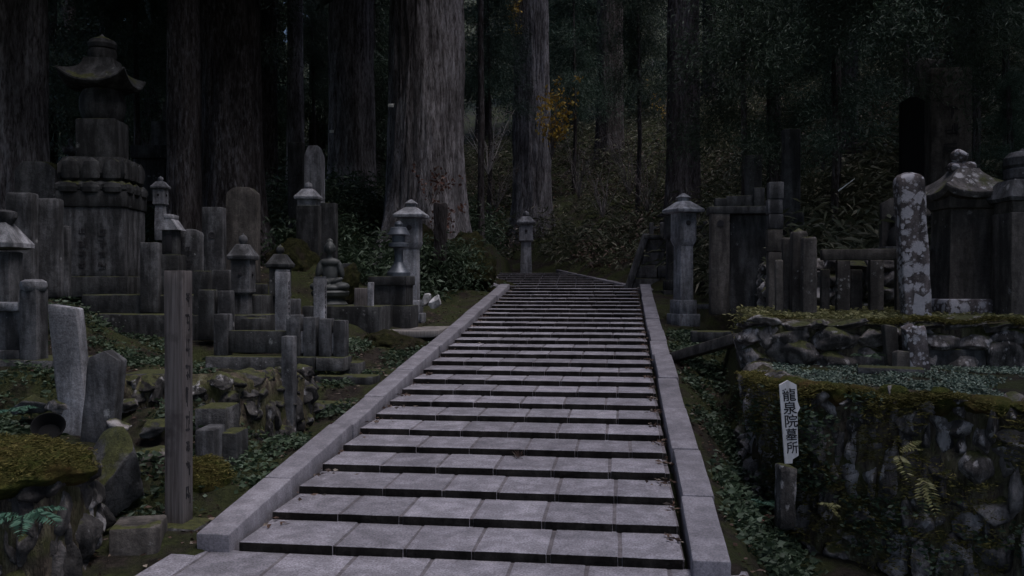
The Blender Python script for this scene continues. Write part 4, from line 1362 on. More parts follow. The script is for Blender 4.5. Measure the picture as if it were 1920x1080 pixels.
# metal lantern on granite pedestal
p0 = at(737, 612, 13.2)
s8 = mpp(p0)
ml = tag(empty('metal_lantern', p0, .0), 'glossy grey metal lantern on a granite pedestal left of the stairs', 'lantern')
ob('foot_stone', sbox(66 * s8, .55, 40 * s8 + .1, M['darkstone'], bev=.015, jit=.004, name='foot_stone'), ml, (8 * s8, 0, -.1))
ob('pedestal', sbox(66 * s8, .5, 40 * s8, M['darkstone'], bev=.012, jit=.002, name='pedestal'), ml, (-2 * s8, 0, 38 * s8))
ob('pedestal_cap', sbox(72 * s8, .58, 17 * s8, M['darkstone'], bev=.012, jit=.002, name='pedestal_cap'), ml, (-2 * s8, 0, 77 * s8))
q = lambda r_, y_: (r_ * s8, (612 - y_) * s8)
lx, ly = 11 * s8, 0
for nm, pr in (('foot', [q(22, 518), q(22, 511), q(19, 508), q(13, 500), q(9, 492)]), ('stem', [q(9, 493), q(8, 482), q(8.5, 470), q(12, 464)]),
               ('gallery', [q(13, 466), q(19, 463), q(19, 457), q(16, 455)]), ('light_chamber', [q(12.5, 456), q(12.5, 440)]),
               ('roof', [q(14, 442), q(21, 440.5), q(20.5, 438.5), q(17, 433), q(15.5, 428), q(12, 426)]), ('finial', [q(7, 427), q(7, 423), q(8, 421), q(6.5, 417), q(2, 414.5)])):
    ob(nm, lathe(pr, M['metal'], 28, 0, 0, nm, 40), ml, (lx, ly, 0))
stone_lantern('tall square stone lantern with a crescent window left of the stairs', 'lanterns lining the stairway', 737, 806, 374, 607, 14.5, 'lantern', .0)
GW = 'broken white stones by the left lantern'
rock('broken_stone', 'pale broken stone leaning on the left lantern base', 'stone', GW, 799, 562, 14.2, (.16, .2, .28), rock_mesh(405, 3, M['white'], 14, .03, 'broken', 12), (0, .5, .2))
rock('broken_stone', 'angular white broken slab on the mossy ground', 'stone', GW, 816, 566, 14.0, (.26, .14, .2), rock_mesh(406, 3, M['white'], 14, .03, 'broken', 12), (.2, -.6, .5))
# flagstone landing
a_ = at(822, 606, 13.0)
fl = tag(ob('flagstone_landing', sbox(1.0, 1.25, .1, M['woodgrey'], bev=.015, seg=.15, jit=.008)), 'flat landing slab joining the left kerb below the left lantern', 'stone slab')
fl.location = (-3.15, 12.9, gz(-2.72, 12.9) - .0)
fl.rotation_euler = (.0, -.02, .04)

# ------------------------------------------------------------------ trees


def trunk_mesh(rad, height, seed, mat, flare=.5, nu=150, nv=110, taper=.25, bark=.022, lobes=7, lean=(0, 0), below=.6):
    zs = np.concatenate([np.linspace(-below, 3.0, int(nv * .45)), np.linspace(3.0, min(height, 12), int(nv * .45))[1:], np.linspace(min(height, 12), height, max(3, int(nv * .15)))[1:]])
    th = np.arange(nu) / nu * 2 * math.pi
    TH, Z = np.meshgrid(th, zs)
    TH, Z = TH.ravel(), Z.ravel()
    zc = np.maximum(Z, 0)
    r = rad * (1 - taper * np.clip(zc / height, 0, 1))
    rng = np.random.default_rng(seed)
    fl = np.exp(-zc / .75) * flare + .16 * np.exp(-zc / 2.6) * flare
    lob = np.ones(len(TH))
    for k in range(3):
        lob += .28 * np.cos(TH * (lobes - 2 * k) + rng.uniform(0, 6.3))
    r = r * (1 + fl * np.clip(lob, .2, 2.0))
    r = r * (1 + .035 * vnoise(np.stack([np.cos(TH) * 1.5, np.sin(TH) * 1.5, Z * .35], 1), 1, seed, 2))
    c = rad / .055
    P = np.stack([np.cos(TH) * c, np.sin(TH) * c, Z * .9 + 3], 1)
    wob = .6 * vnoise(np.stack([np.cos(TH) * 4, np.sin(TH) * 4, Z * 1.6], 1), 1, seed + 3, 2)
    P[:, 0] += wob
    n1 = vnoise(P, 1.0, seed + 1, 2)
    n2 = vnoise(P * [.45, .45, .5], 1.0, seed + 2, 1)
    ridge = 1 - np.abs(n1) * 2.2
    r = r + bark * (ridge * .7 + n2 * .9)
    V = np.stack([r * np.cos(TH) + lean[0] * Z, r * np.sin(TH) + lean[1] * Z, Z], 1)
    nvv = len(zs)
    i = np.arange(nvv - 1)[:, None] * nu
    j = np.arange(nu)[None, :]
    j2 = (j + 1) % nu
    Fq = np.stack([(i + j).ravel(), (i + j2).ravel(), (i + nu + j2).ravel(), (i + nu + j).ravel()], 1)
    return fast_mesh('trunk', V, Fq, mat, True)


def crown_mesh(seed, n_br, zlo, zhi, rmax, mat, per=12, nl=13, L=.34, W=.055, cone=.55, droop=.35):
    rng = np.random.default_rng(seed)
    Ps, Ds = [], []
    for b in range(n_br):
        t_ = rng.uniform(0, 1)
        z = zlo + (zhi - zlo) * t_
        rl = rmax * (1 - cone * t_) * rng.uniform(.6, 1.1)
        a = rng.uniform(0, 2 * math.pi)
        d = np.array([math.cos(a), math.sin(a), 0])
        s = np.linspace(.15, 1, per) + rng.uniform(-.03, .03, per)
        base = np.stack([d[0] * s * rl, d[1] * s * rl, z + .12 * rl * s - droop * rl * s ** 2], 1)
        base += rng.normal(0, .16, base.shape) * (.4 + s[:, None])
        k = rng.poisson(nl, per)
        for bp, kk in zip(base, k):
            if kk == 0:
                continue
            o = rng.normal(0, .20, (kk, 3))
            Ps.append(bp + o)
            Ds.append(d * .5 + rng.normal(0, .55, (kk, 3)) + [0, 0, -.45])
    P = np.concatenate(Ps)
    D = np.concatenate(Ds)
    V, T = leaves(P, D, L * rng.uniform(.6, 1.3, len(P)), W * rng.uniform(.7, 1.3, len(P)), rng, .2)
    return fast_mesh('crown', V, T, mat)


def branches_mesh(seed, n, zlo, zhi, rmax, mat):
    rng = random.Random(seed)
    V, Fc = [], []
    for b in range(n):
        z = rng.uniform(zlo, zhi)
        a = rng.uniform(0, 6.28)
        rl = rmax * rng.uniform(.4, .8)
        pts = []
        for s in (0, .35, .7, 1):
            pts.append(Vector((math.cos(a) * s * rl + rng.uniform(-.1, .1), math.sin(a) * s * rl + rng.uniform(-.1, .1), z + .12 * rl * s - .3 * rl * s * s)))
        for k in range(3):
            r0, r1 = .05 * (1 - k / 3.2), .05 * (1 - (k + 1) / 3.2)
            bI = len(V)
            for p, r in ((pts[k], r0), (pts[k + 1], r1)):
                for q in range(4):
                    V.append((p.x + r * math.cos(q * 1.57), p.y + r * math.sin(q * 1.57), p.z + r * math.sin(q * 1.57 + .8)))
            for q in range(4):
                Fc.append((bI + q, bI + (q + 1) % 4, bI + 4 + (q + 1) % 4, bI + 4 + q))
    return fast_mesh('branches', V, Fc, mat, True)


CROWNS = [crown_mesh(500 + i, 80, 0, 11, 3.6, M['cedar'], 13, 27, .24, .036) for i in range(3)]
CROWNL = [crown_mesh(510 + i, 62, 0, 7, 3.0, M['cedarlight' if i else 'cedar'], 13, 34, .17, .024) for i in range(2)]
CANOPY = [crown_mesh(520 + i, 90, 0, 10, 5.2, M['cedar'], 10, 9, .95, .30, .35) for i in range(2)]
BRANCH = branches_mesh(7, 26, 0, 9, 3.0, M['barkdark'])
GC = 'great cedars'


def cedar(label, cx, wpx, Y, H, seed, mat='bark', flare=.5, nu=150, nv=110, crown=None, zc=14, lean=(0, 0), name='cedar_tree', cscale=1.3, lobes=7, bark=.022, group=GC, cw=.62):
    p = at(cx, 525, Y)
    z = gz(p[0], p[1])
    rad = wpx * mpp(p) / 2
    root = tag(empty(name, (p[0], p[1], z)), label, 'tree', group)
    ob('trunk', trunk_mesh(rad, H, seed, M[mat], flare, nu, nv, .25, bark, lobes, lean), root)
    if crown is not None:
        ob('crown', crown, root, (lean[0] * zc, lean[1] * zc, zc), (0, 0, seed), (cscale * cw, cscale * cw, cscale))
    return root


big = cedar('massive cedar with pale ridged bark and mossy foot at the stair top', 800, 140, 20.6, 24, 11, 'bark', .85, 300, 190, CANOPY[0], 13.5, bark=.05, lobes=6, cw=.75)
cedar('thick cedar trunk left of the massive one', 660, 84, 24.5, 24, 12, 'bark', .35, 200, 130, CANOPY[1], 18, bark=.045)
cedar('cedar trunk with yellow vine right of the massive one', 996, 68, 30, 26, 13, 'bark', .25, 180, 120, CANOPY[0], 20, bark=.045)
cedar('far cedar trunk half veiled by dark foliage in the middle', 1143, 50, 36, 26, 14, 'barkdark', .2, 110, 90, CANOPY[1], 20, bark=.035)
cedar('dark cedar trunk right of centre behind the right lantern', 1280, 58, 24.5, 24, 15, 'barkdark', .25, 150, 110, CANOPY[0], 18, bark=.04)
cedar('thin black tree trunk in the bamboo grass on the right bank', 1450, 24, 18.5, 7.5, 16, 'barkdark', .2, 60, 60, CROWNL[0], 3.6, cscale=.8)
cedar('pale thin distant trunk at upper left centre', 555, 30, 27, 24, 17, 'bark', .5, 90, 80, CANOPY[1], 15)
cedar('cedar trunk with lit flank at the left edge', 18, 128, 13.8, 22, 18, 'bark', .35, 220, 150, CANOPY[0], 15, bark=.045, cw=.6)
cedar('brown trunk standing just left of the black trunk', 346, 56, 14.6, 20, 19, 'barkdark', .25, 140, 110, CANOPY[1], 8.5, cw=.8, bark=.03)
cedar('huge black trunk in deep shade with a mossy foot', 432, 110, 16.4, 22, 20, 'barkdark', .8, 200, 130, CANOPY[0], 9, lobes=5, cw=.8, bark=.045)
cedar('slender bare sapling trunk right of the massive cedar', 902, 11, 22.8, 7, 21, 'barkdark', .3, 24, 40, None, name='sapling')

# forest behind: whole trees, each with trunk and low hanging crown
TRUNKB = trunk_mesh(.34, 22, 31, M['barkdark'], .3, 40, 40)
GFo = 'dark conifers closing the background'
rf = random.Random(77)
spots = [(-60, 26), (90, 30), (130, 36), (40, 38), (180, 43), (285, 30), (305, 41), (595, 36), (700, 42), (210, 24), (250, 38), (410, 34), (500, 27), (520, 44), (690, 36), (720, 48), (905, 46), (1075, 44), (1090, 55), (1190, 47), (1330, 42),
         (1470, 46), (1560, 34), (1580, 23), (1650, 42), (1740, 30), (1800, 22), (1830, 40), (1930, 28), (1985, 36), (610, 55), (350, 52), (150, 50), (-80, 44), (980, 60), (1300, 60), (1500, 62), (1700, 58)]
ORD = ['leftmost', 'second from left', 'third from left', 'fourth from left', 'fifth from left', 'sixth from left', 'seventh from left']


def row_of(px, Yd):
    near = 'near' if Yd < 32 else ('deep' if Yd < 45 else 'farthest')
    side = 'behind the left graves' if px < 520 else ('between the pale trunks' if px < 920 else ('above the far lantern' if px < 1240 else ('above the right lantern' if px < 1520 else 'above the right steles')))
    return near, side


for k, (px, Yd) in enumerate(spots):
    p = at(px, 400, Yd)
    z = gz(p[0], p[1])
    near, side = row_of(px, Yd)
    peers = sorted(q_[0] for q_ in spots if row_of(*q_) == (near, side))
    which = '' if len(peers) == 1 else ', ' + ORD[peers.index(px)]
    root = tag(empty('conifer_tree', (p[0], p[1], z), rf.uniform(0, 6)), 'dark drooping conifer in the %s row %s%s' % (near, side, which), 'tree', GFo)
    ob('trunk', TRUNKB, root)
    sc_ = rf.uniform(.85, 1.25)
    lo = rf.uniform(.6, 3.0) if Yd > 27 else rf.uniform(3.4, 4.6)
    ob('branches', BRANCH, root, (0, 0, lo), (0, 0, 0), (sc_, sc_, sc_ * 1.1))['kind'] = 'stuff'
    ob('crown', CROWNS[k % 3], root, (0, 0, lo), (0, 0, rf.uniform(0, 6)), (sc_, sc_, sc_ * 1.15))
    if Yd > 40 or px < 330:
        ob('crown', CROWNS[(k + 1) % 3], root, (0, 0, lo + 10 * sc_), (0, 0, rf.uniform(0, 6)), (sc_, sc_, sc_))

# mid-distance evergreen boughs hanging into view
GM = 'evergreen saplings with hanging boughs'
for px, py, Yd, sc_, m_, l_ in ((1195, 90, 27, .62, 0, 'dark evergreen boughs hanging left of the trunk right of centre'), (1390, 150, 17.5, .66, 0, 'broad dark evergreen boughs above the right lantern'), (1560, 130, 17, .62, 1, 'feathery evergreen boughs above the bamboo grass on the right'),
                                (1075, 130, 33, .8, 1, 'bluish evergreen boughs right of the yellow vine trunk'), (915, 110, 27, .62, 1, 'bluish evergreen boughs between the massive cedar and the vine trunk'), (1880, 60, 15, .6, 0, 'dark evergreen boughs in the upper right corner'), (1890, 260, 13.5, .22, 1, 'small fern green bough beside the broad stele'), (1700, 20, 20, .7, 0, 'dark evergreen boughs over the steles'),
                                (1500, -90, 14.2, .62, 0, 'dark evergreen boughs over the dark plinth'), (1660, -110, 13.2, .62, 0, 'dark evergreen boughs over the stone fence'), (1830, -120, 12.6, .62, 0, 'dark evergreen boughs over the roofed grave tower'),
                                (250, 60, 17, .6, 0, 'dark evergreen boughs behind the large pagoda'), (585, 120, 30, .5, 0, 'dark evergreen boughs left of the thick cedar trunk')):
    p = at(px, py, Yd)
    off = Vector((1.5, 4.0, 0)) if py < 0 else Vector((0, 0, 0))
    z = gz(p[0] + off[0], p[1] + off[1])
    root = tag(empty('evergreen_tree', (p[0] + off[0], p[1] + off[1], z), 0), l_, 'tree', GM)
    h_ = p[2] - z
    ob('trunk', tube([(0, 0, -.3), (.08, 0, h_ * .5), (0, 0, h_ + 3.5 * sc_)], [.09, .07, .03], M['barkdark'], 7), root)
    ob('crown', CROWNL[m_], root, (-off[0], -off[1], h_ - 2.6 * sc_), (0, 0, px), (sc_, sc_, sc_))
    if py < 0:
        ob('bough', tube([(0, 0, h_ - .5), (-off[0] * .5, -off[1] * .5, h_ + .3), (-off[0], -off[1], h_ - .3)], [.06, .05, .02], M['barkdark'], 6), root)

# forest round about, outside the picture, whose canopy shades the graves
GO = 'cedars of the surrounding forest'
for k, (x, y) in enumerate([(-8.5, 3), (-10.3, 7.5), (-9, -4), (-13, 13), (-17, 20), (-13, -2), (13, 0), (14, 8), (15, 15), (18, 4), (20, 11), (19, 19), (11, -9), (-10, -12), (10, -16), (-19, 6), (17, -6), (-1, -17)]):
    root = tag(empty('cedar_tree', (x, y, gz(x, y)), k), 'tall cedars of the surrounding forest shading the graves', 'tree', GO)
    ob('trunk', TRUNKB, root, (0, 0, 0), (0, 0, 0), (1.4, 1.4, 1))
    s_ = 1.0 + .12 * (k % 3)
    low = 7.0 if x < -5 else 9.5
    ob('crown', CANOPY[k % 2], root, (0, 0, low + (k % 3)), (0, 0, k), (s_, s_, s_))
    ob('crown', CANOPY[(k + 1) % 2], root, (0, 0, 15 + (k % 3)), (0, 0, k * 2), (s_, s_, s_))

# roots and moss round the massive cedar and left mound
rng = np.random.default_rng(3)


def root_mesh(x, y, dirs, r0, mat, ln=1.6, seed=0):
    rr_ = random.Random(seed)
    V, Fc = [], []
    for (dx, dy) in dirs:
        pts, rad = [], []
        px_, py_ = x, y
        for k in range(9):
            t_ = k / 8
            px_ = x + dx * ln * t_ + rr_.uniform(-.05, .05)
            py_ = y + dy * ln * t_ + rr_.uniform(-.05, .05)
            pts.append(Vector((px_, py_, gz(px_, py_) + r0 * (1.1 * (1 - t_) ** 2) - .02)))
            rad.append(r0 * (1 - .85 * t_))
        me = tube(pts, rad, None, 8, 'r', .01)
        b = len(V)
        V += [v.co[:] for v in me.vertices]
        Fc += [tuple(b + i for i in p.vertices) for p in me.polygons]
        bpy.data.meshes.remove(me)
    return new_mesh('roots', V, Fc, mat, True, 80)


bp = big.location
o = ob('mossy_root', root_mesh(0, 0, [(1, 0)], .1, M['moss'], .1), None)
bpy.data.objects.remove(o)
for k, a in enumerate((-2.6, -2.1, -1.55, -1.0, -.5, -.1)):
    me = root_mesh(bp[0] + math.cos(a) * .9, bp[1] + math.sin(a) * .9, [(math.cos(a), math.sin(a))], .34, M['mossdark'], 1.9, k)
    o = ob('root', me, big)
    o.location = -bp
for px, py, Yd, sz, mt, sd_ in ((868, 490, 19.4, (1.0, 1.2, 1.5), 'mossdark', 421), (838, 500, 18.9, (1.3, 1.2, 1.3), 'mossdark', 422), (893, 505, 18.9, (.75, 1.0, 1.1), 'mossdark', 423), (780, 480, 19.3, (1.4, 1.2, 1.6), 'mossdark', 424)):
    p = at(px, py, Yd)
    ob('buttress', rock_mesh(sd_, 5, M[mt], 1, .34, 'buttress'), big, p - bp, (0, .22, sd_), sz)
mp = at(735, 655, 11.6)
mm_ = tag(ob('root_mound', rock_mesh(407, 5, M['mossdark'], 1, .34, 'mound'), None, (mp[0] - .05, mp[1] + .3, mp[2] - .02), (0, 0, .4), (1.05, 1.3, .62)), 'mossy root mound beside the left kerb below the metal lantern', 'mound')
mr = root_mesh(mp[0] - .25, mp[1] + .15, [(.9, -.5), (.6, -.9), (1, -.1), (.2, -1)], .07, M['mossdark'], .75, 5)
o = ob('root', mr, mm_)
o.matrix_parent_inverse = (Matrix.Translation(mm_.location) @ Matrix.Rotation(.4, 4, 'Z') @ Matrix.Diagonal((1.05, 1.3, .62, 1))).inverted()

# ------------------------------------------------------------------ undergrowth


def scatter(n, xr, yr, rng, keep=None):
    x = rng.uniform(xr[0], xr[1], n)
    y = rng.uniform(yr[0], yr[1], n)
    if keep is not None:
        k = keep(x, y)
        x, y = x[k], y[k]
    z = ground_z(x, y)
    return np.stack([x, y, z], 1)


def hill_keep(x, y):
    d1 = seg_d(x, y, .75, 19.3, .917, .398)
    d2 = seg_d(x, y, -1.7, 25.9, .447, .894)
    return np.maximum(d1 * np.clip((y - 13.5) / 5, 0, 1), d2) > .35


def sasa(P, rng, mat, name, hmin=.3, hmax=1.0, per=9, L=.2, W=.034, spread=.22):
    """clumps of lance leaves on short stalks at ground points P"""
    n = len(P)
    h = rng.uniform(hmin, hmax, n)
    idx = np.repeat(np.arange(n), per)
    m = len(idx)
    B = P[idx].copy()
    B[:, 2] += h[idx] * rng.uniform(.35, 1.05, m)
    B[:, :2] += rng.normal(0, spread, (m, 2))
    a = rng.uniform(0, 2 * math.pi, m)
    D = np.stack([np.cos(a), np.sin(a), rng.uniform(-.7, .35, m)], 1)
    V, T = leaves(B, D, L * rng.uniform(.6, 1.35, m), W * rng.uniform(.7, 1.3, m), rng, .2, .25)
    return fast_mesh(name, V, T, M[mat])


rng = np.random.default_rng(10)
P = scatter(5200, (-9, 14), (15.5, 42), rng, hill_keep)
dens = vnoise(P * [1, 1, 0], .45, 4, 2)
P1 = P[dens > -.35]
tag(ob('bamboo_grass', sasa(P1, rng, 'sasa', 'bamboo_grass', .25, 1.1, 13, .24, .042)), 'dense bamboo grass covering the hillside behind the stairs', 'undergrowth', None, 'stuff')
P = scatter(2600, (-9, 8), (18.5, 38), rng, hill_keep)
P = P[vnoise(P * [1, 1, 0], .6, 14, 2) > -.1]
tag(ob('dry_undergrowth', sasa(P, rng, 'litter', 'dry_undergrowth', .1, .9, 9, .15, .05)), 'dry brown leaves and withered ferns on the hillside', 'undergrowth', None, 'stuff')
P = scatter(1500, (1.6, 9), (12.5, 20), rng, lambda x, y: (y > 14.6) | (x > 2.4))
tag(ob('bamboo_grass', sasa(P, rng, 'sasa', 'bamboo_grass', .3, 1.5, 12, .26, .045)), 'bamboo grass among the steles on the right bank', 'undergrowth', None, 'stuff')
P = scatter(1500, (-8.5, -3.6), (15.8, 26), rng, lambda x, y: (np.hypot(x + 4.6, y - 20.6) > 1.2) & (x < -3.6 - .0 * y))
tag(ob('shrub_undergrowth', sasa(P, rng, 'herb', 'shrub_undergrowth', .2, 1.3, 14, .16, .05)), 'dark leafy undergrowth round the foot of the massive cedar', 'undergrowth', None, 'stuff')
P = scatter(420, (-4.6, -3.1), (17.4, 19.6), rng)
P[:, 2] += rng.uniform(0, .9, len(P))
tag(ob('root_ferns', sasa(P, rng, 'herb', 'root_ferns', .05, .3, 9, .11, .035)), 'small leaves sprouting on the mossy foot of the massive cedar', 'undergrowth', None, 'stuff')
P = scatter(500, (-14, -5.5), (15, 24), rng)
tag(ob('shrub_undergrowth', sasa(P, rng, 'herb', 'shrub_undergrowth', .2, 1.0, 12, .16, .05)), 'dim leafy undergrowth behind the large pagoda', 'undergrowth', None, 'stuff')


def herb_patch(P, rng, per=7, L=.06, W=.035, h=.08, mat='herb', spread=.05):
    idx = np.repeat(np.arange(len(P)), per)
    m = len(idx)
    B = P[idx].copy()
    B[:, 2] += rng.uniform(0, h, m)
    B[:, :2] += rng.normal(0, spread, (m, 2))
    a = rng.uniform(0, 2 * math.pi, m)
    D = np.stack([np.cos(a), np.sin(a), rng.uniform(-.2, .5, m)], 1)
    V, T = leaves(B, D, L * rng.uniform(.5, 1.4, m), W * rng.uniform(.6, 1.4, m), rng, .15)
    return fast_mesh('herbs', V, T, M[mat])


P = scatter(2600, (.75, 1.35), (5.2, 13.5), rng)
P = P[vnoise(P * [1, 1, 0], 2.4, 31, 3) > .02]
tag(ob('ditch_herbs', herb_patch(P, rng, 6)), 'small herbs growing in the ditch right of the kerb', 'undergrowth', None, 'stuff')
P = scatter(9000, (1.35, 5.0), (5.0, 9.0), rng, lambda x, y: (ground_z(x, y) > .75) & (ground_z(x, y) < .95))
tag(ob('terrace_moss', herb_patch(P[vnoise(P * [1, 1, 0], 2.7, 19, 3) > -.12], rng, 8, .027, .018, .025, 'cover', .04)), 'pale green ground cover on the right terrace', 'undergrowth', None, 'stuff')
P = scatter(1500, (1.4, 5.0), (9.1, 11.5), rng)
tag(ob('terrace_grass', herb_patch(P, rng, 7, .06, .02, .05, 'fernold', .05)), 'dry grass along the upper terrace edge', 'undergrowth', None, 'stuff')
mlump = rock_mesh(409, 4, M['moss'], 3, .2, 'moss_lump')
rl = random.Random(12)
wall_o = bpy.data.objects['dry_stone_wall']
for k in range(26):
    wpp = [(1.26, 7.2), (1.45, 6.75), (2.0, 6.45), (2.7, 6.05), (3.4, 5.6)]
    i = rl.randrange(4)
    t_ = rl.random()
    x, y = wpp[i][0] + (wpp[i + 1][0] - wpp[i][0]) * t_, wpp[i][1] + (wpp[i + 1][1] - wpp[i][1]) * t_
    ob('moss_lump', mlump, wall_o, (x - 1.20, y + .13 - 9.1, .855 + .75 + rl.uniform(-.05, .0)), (0, rl.uniform(-.1, .1), -.5), (rl.uniform(.16, .4), rl.uniform(.12, .26), rl.uniform(.06, .24)))
# plants clinging to the faces of the walls
wp = [(1.16, 8.0), (1.26, 7.2), (1.45, 6.75), (2.0, 6.45), (2.7, 6.05), (3.4, 5.6)]
WP = []
for k in range(1900):
    i = rng.integers(0, len(wp) - 1)
    t_ = rng.uniform(0, 1)
    x, y = wp[i][0] + (wp[i + 1][0] - wp[i][0]) * t_, wp[i][1] + (wp[i + 1][1] - wp[i][1]) * t_
    WP.append((x - .03, y - .05 + rng.uniform(-.03, .05), rng.uniform(-.7, .85)))
WP = np.array(WP)
WP = WP[vnoise(WP, 2.2, 8, 2) > .12]
tag(ob('wall_herbs', herb_patch(WP, rng, 6, .045, .024, .04, 'herb', .045)), 'small plants clinging to the right retaining wall', 'undergrowth', None, 'stuff')
FP = []
for k in range(2600):
    i = rng.integers(0, len(wp) - 1)
    t_ = rng.uniform(0, 1)
    FP.append((wp[i][0] + (wp[i + 1][0] - wp[i][0]) * t_ - .04, wp[i][1] + (wp[i + 1][1] - wp[i][1]) * t_ - .05 + rng.uniform(-.03, .04), .86 - 1.5 * rng.uniform(0, 1) ** 1.6))
FP = np.array(FP)
FP = FP[vnoise(FP * [1, 1, .5], 3.0, 41, 3) > .0]
tag(ob('face_moss', herb_patch(FP, rng, 9, .04, .008, .03, 'mossblade', .03)), 'brownish moss and rootlets hanging on the face of the right wall', 'moss', None, 'stuff')
P = scatter(7000, (-6.5, -2.7), (4.6, 12.5), rng)
P = P[vnoise(P * [1, 1, 0], 1.9, 9, 3) > .05]
tag(ob('bank_herbs', herb_patch(P, rng, 6, .055, .03, .07)), 'low herbs and moss on the left bank', 'undergrowth', None, 'stuff')

# moss tufts along wall tops and on boulders
MP = []
for pts_, z_ in ((wp, .87), ([(1.3, 8.95), (2.0, 8.85), (2.9, 8.9), (4.0, 8.8)], 1.3)):
    for k in range(2600):
        i = rng.integers(0, len(pts_) - 1)
        t_ = rng.uniform(0, 1)
        x, y = pts_[i][0] + (pts_[i + 1][0] - pts_[i][0]) * t_, pts_[i][1] + (pts_[i + 1][1] - pts_[i][1]) * t_
        q_ = abs(rng.normal(0, .10))
        MP.append((x + rng.normal(0, .04), y + q_ - .02, z_ + .02 * math.sin(x * 9) - .35 * max(0, .05 - q_)))
MP = np.array(MP)
MP[:, 2] -= .10 * np.clip(vnoise(MP * [1, 1, 0], 4.0, 6, 2), 0, 1) * (rng.random(len(MP)) < .5)
MP = MP[vnoise(MP * [1, 1, .3], 2.6, 5, 3) > -.02]
tag(ob('wall_moss', herb_patch(MP, rng, 9, .035, .007, .02, 'mossblade', .025)), 'olive moss fringe along the tops of the right walls', 'moss', None, 'stuff')


def surface_points(o, n, rng, up=.2):
    me = o.data
    bpy.context.view_layer.update()
    mw = np.array(o.matrix_world)
    nv = len(me.vertices)
    co = np.zeros(nv * 3)
    me.vertices.foreach_get('co', co)
    co = co.reshape(-1, 3)
    no = np.zeros(nv * 3)
    me.vertices.foreach_get('normal', no)
    no = no.reshape(-1, 3)
    k = np.where(no[:, 2] > up)[0]
    k = k[rng.integers(0, len(k), n)]
    P_ = co[k] @ mw[:3, :3].T + mw[:3, 3]
    return P_ + rng.normal(0, .012, P_.shape) * [1, 1, .3]


MP = np.concatenate([surface_points(o, 1800 if o.name.startswith('moss_cap') else 500, rng) for o in list(bpy.data.objects) if o.type == 'MESH' and (o.name.startswith('moss_cap') or (o.data.materials and o.data.materials[0] == M['moss'] and o.name.startswith('mossy_boulder')))])
tag(ob('boulder_moss', herb_patch(MP, rng, 7, .03, .006, .012, 'mossblade', .016)), 'olive moss tufts on the boulders at lower left', 'moss', None, 'stuff')

# fallen leaves on soil and in the corners of the steps
P = scatter(4200, (-6.5, -2.68), (4.6, 19), rng)
P = np.concatenate([P, scatter(900, (.7, 1.25), (5, 15), rng)])
P = np.concatenate([P, scatter(2500, (-3.2, 3), (18.5, 30), rng, lambda x, y: hill_keep(x, y))])
for k in range(NST):
    m = rng.integers(22, 48)
    xs = np.where(rng.random(m) < .66, XR - .01 - np.abs(rng.normal(0, .06, m)), XL + .02 + np.abs(rng.normal(0, .10, m)))
    ys = Y1 + (k + rng.uniform(.5, 1.0, m)) * TR
    P = np.concatenate([P, np.stack([xs, ys, np.full(m, (k + 1) * RI + .006)], 1)])
P[:, 2] += .012
a = rng.uniform(0, 6.28, len(P))
V, T = leaves(P, np.stack([np.cos(a), np.sin(a), rng.uniform(-.1, .2, len(P))], 1), rng.uniform(.02, .07, len(P)), rng.uniform(.008, .03, len(P)), rng, .2)
tag(ob('leaf_litter', fast_mesh('leaf_litter', V, T, M['litter'])), 'fallen brown leaves and needles on soil and step corners', 'leaf litter', None, 'stuff')


def fern(label, px, py, Y, size, mat, fronds, seed, face=0.0, group='ferns on the stones'):
    """fern of pinnate fronds, one part per frond"""
    r = np.random.default_rng(seed)
    root = tag(empty('fern', at(px, py, Y)), label, 'fern', group)
    for (az, el, ln) in fronds:
        P_, D_, L_ = [], [], []
        d = np.array([math.cos(az), math.sin(az), 0])
        sd_ = np.array([-d[1], d[0], 0])
        n_ = 16
        pts = []
        for k in range(n_ + 1):
            t_ = k / n_
            p = d * ln * size * t_ * math.cos(el) + np.array([0, 0, ln * size * (t_ * math.sin(el) - .45 * t_ ** 2)])
            pts.append(p)
            if k > 1:
                for s_ in (-1, 1):
                    P_.append(p)
                    D_.append(sd_ * s_ + d * .45 + [0, 0, -.15])
                    L_.append(size * .26 * math.sin(math.pi * (.12 + .85 * t_)) * ln + .004)
        V, T = leaves(np.array(P_), np.array(D_), np.array(L_), np.array(L_) * .28, r, .1, .1)
        ob('frond', fast_mesh('frond', V, T, M[mat]), root)
    return root


fern('bluish green fern growing on the near boulder wall', 45, 965, 4.25, .30, 'fern', [(-.3, .35, 1), (-1.0, .2, .8), (.5, .5, .8), (3.6, .4, .7), (-2.2, .2, .8)], 1)
fern('arching yellow fern frond on the right retaining wall', 1680, 850, 6.0, .26, 'fernold', [(.0, .9, 1.0), (-.5, .7, .8), (-1.5, -.2, .9)], 2)
fern('small hanging yellow fern below the arching one', 1728, 890, 5.95, .24, 'fernold', [(-1.4, -.6, 1), (-1.8, -.9, .9)], 3)
fern('small yellowing fern low on the wall right of the stake', 1548, 945, 6.3, .18, 'fernold', [(-1.2, .5, 1), (-1.9, .6, .9), (-.6, -.4, .7)], 4)
fern('green herb fern below the stake footing', 1432, 942, 6.8, .22, 'fern', [(-1.2, .5, 1), (-2.2, .4, .9), (-.3, .4, .8), (2.6, .5, .6)], 5)
fern('withered red fern beside the green one in the ditch', 1448, 965, 6.6, .2, 'red', [(-.9, .3, 1), (-2.4, .2, .9), (.1, .3, .9)], 6)
fern('dim fern on the low terrace boulder wall', 1620, 668, 8.6, .26, 'herb', [(-1.2, .4, 1), (-2.4, .5, .9), (-.2, .5, .9)], 7)
fern('small fern growing beside the black basin', 20, 770, 6.2, .3, 'fern', [(-.6, .5, 1), (.4, .5, .8), (-1.6, .4, .8)], 8)

# yellow leaved shrub, vine, withered maple, bare twigs


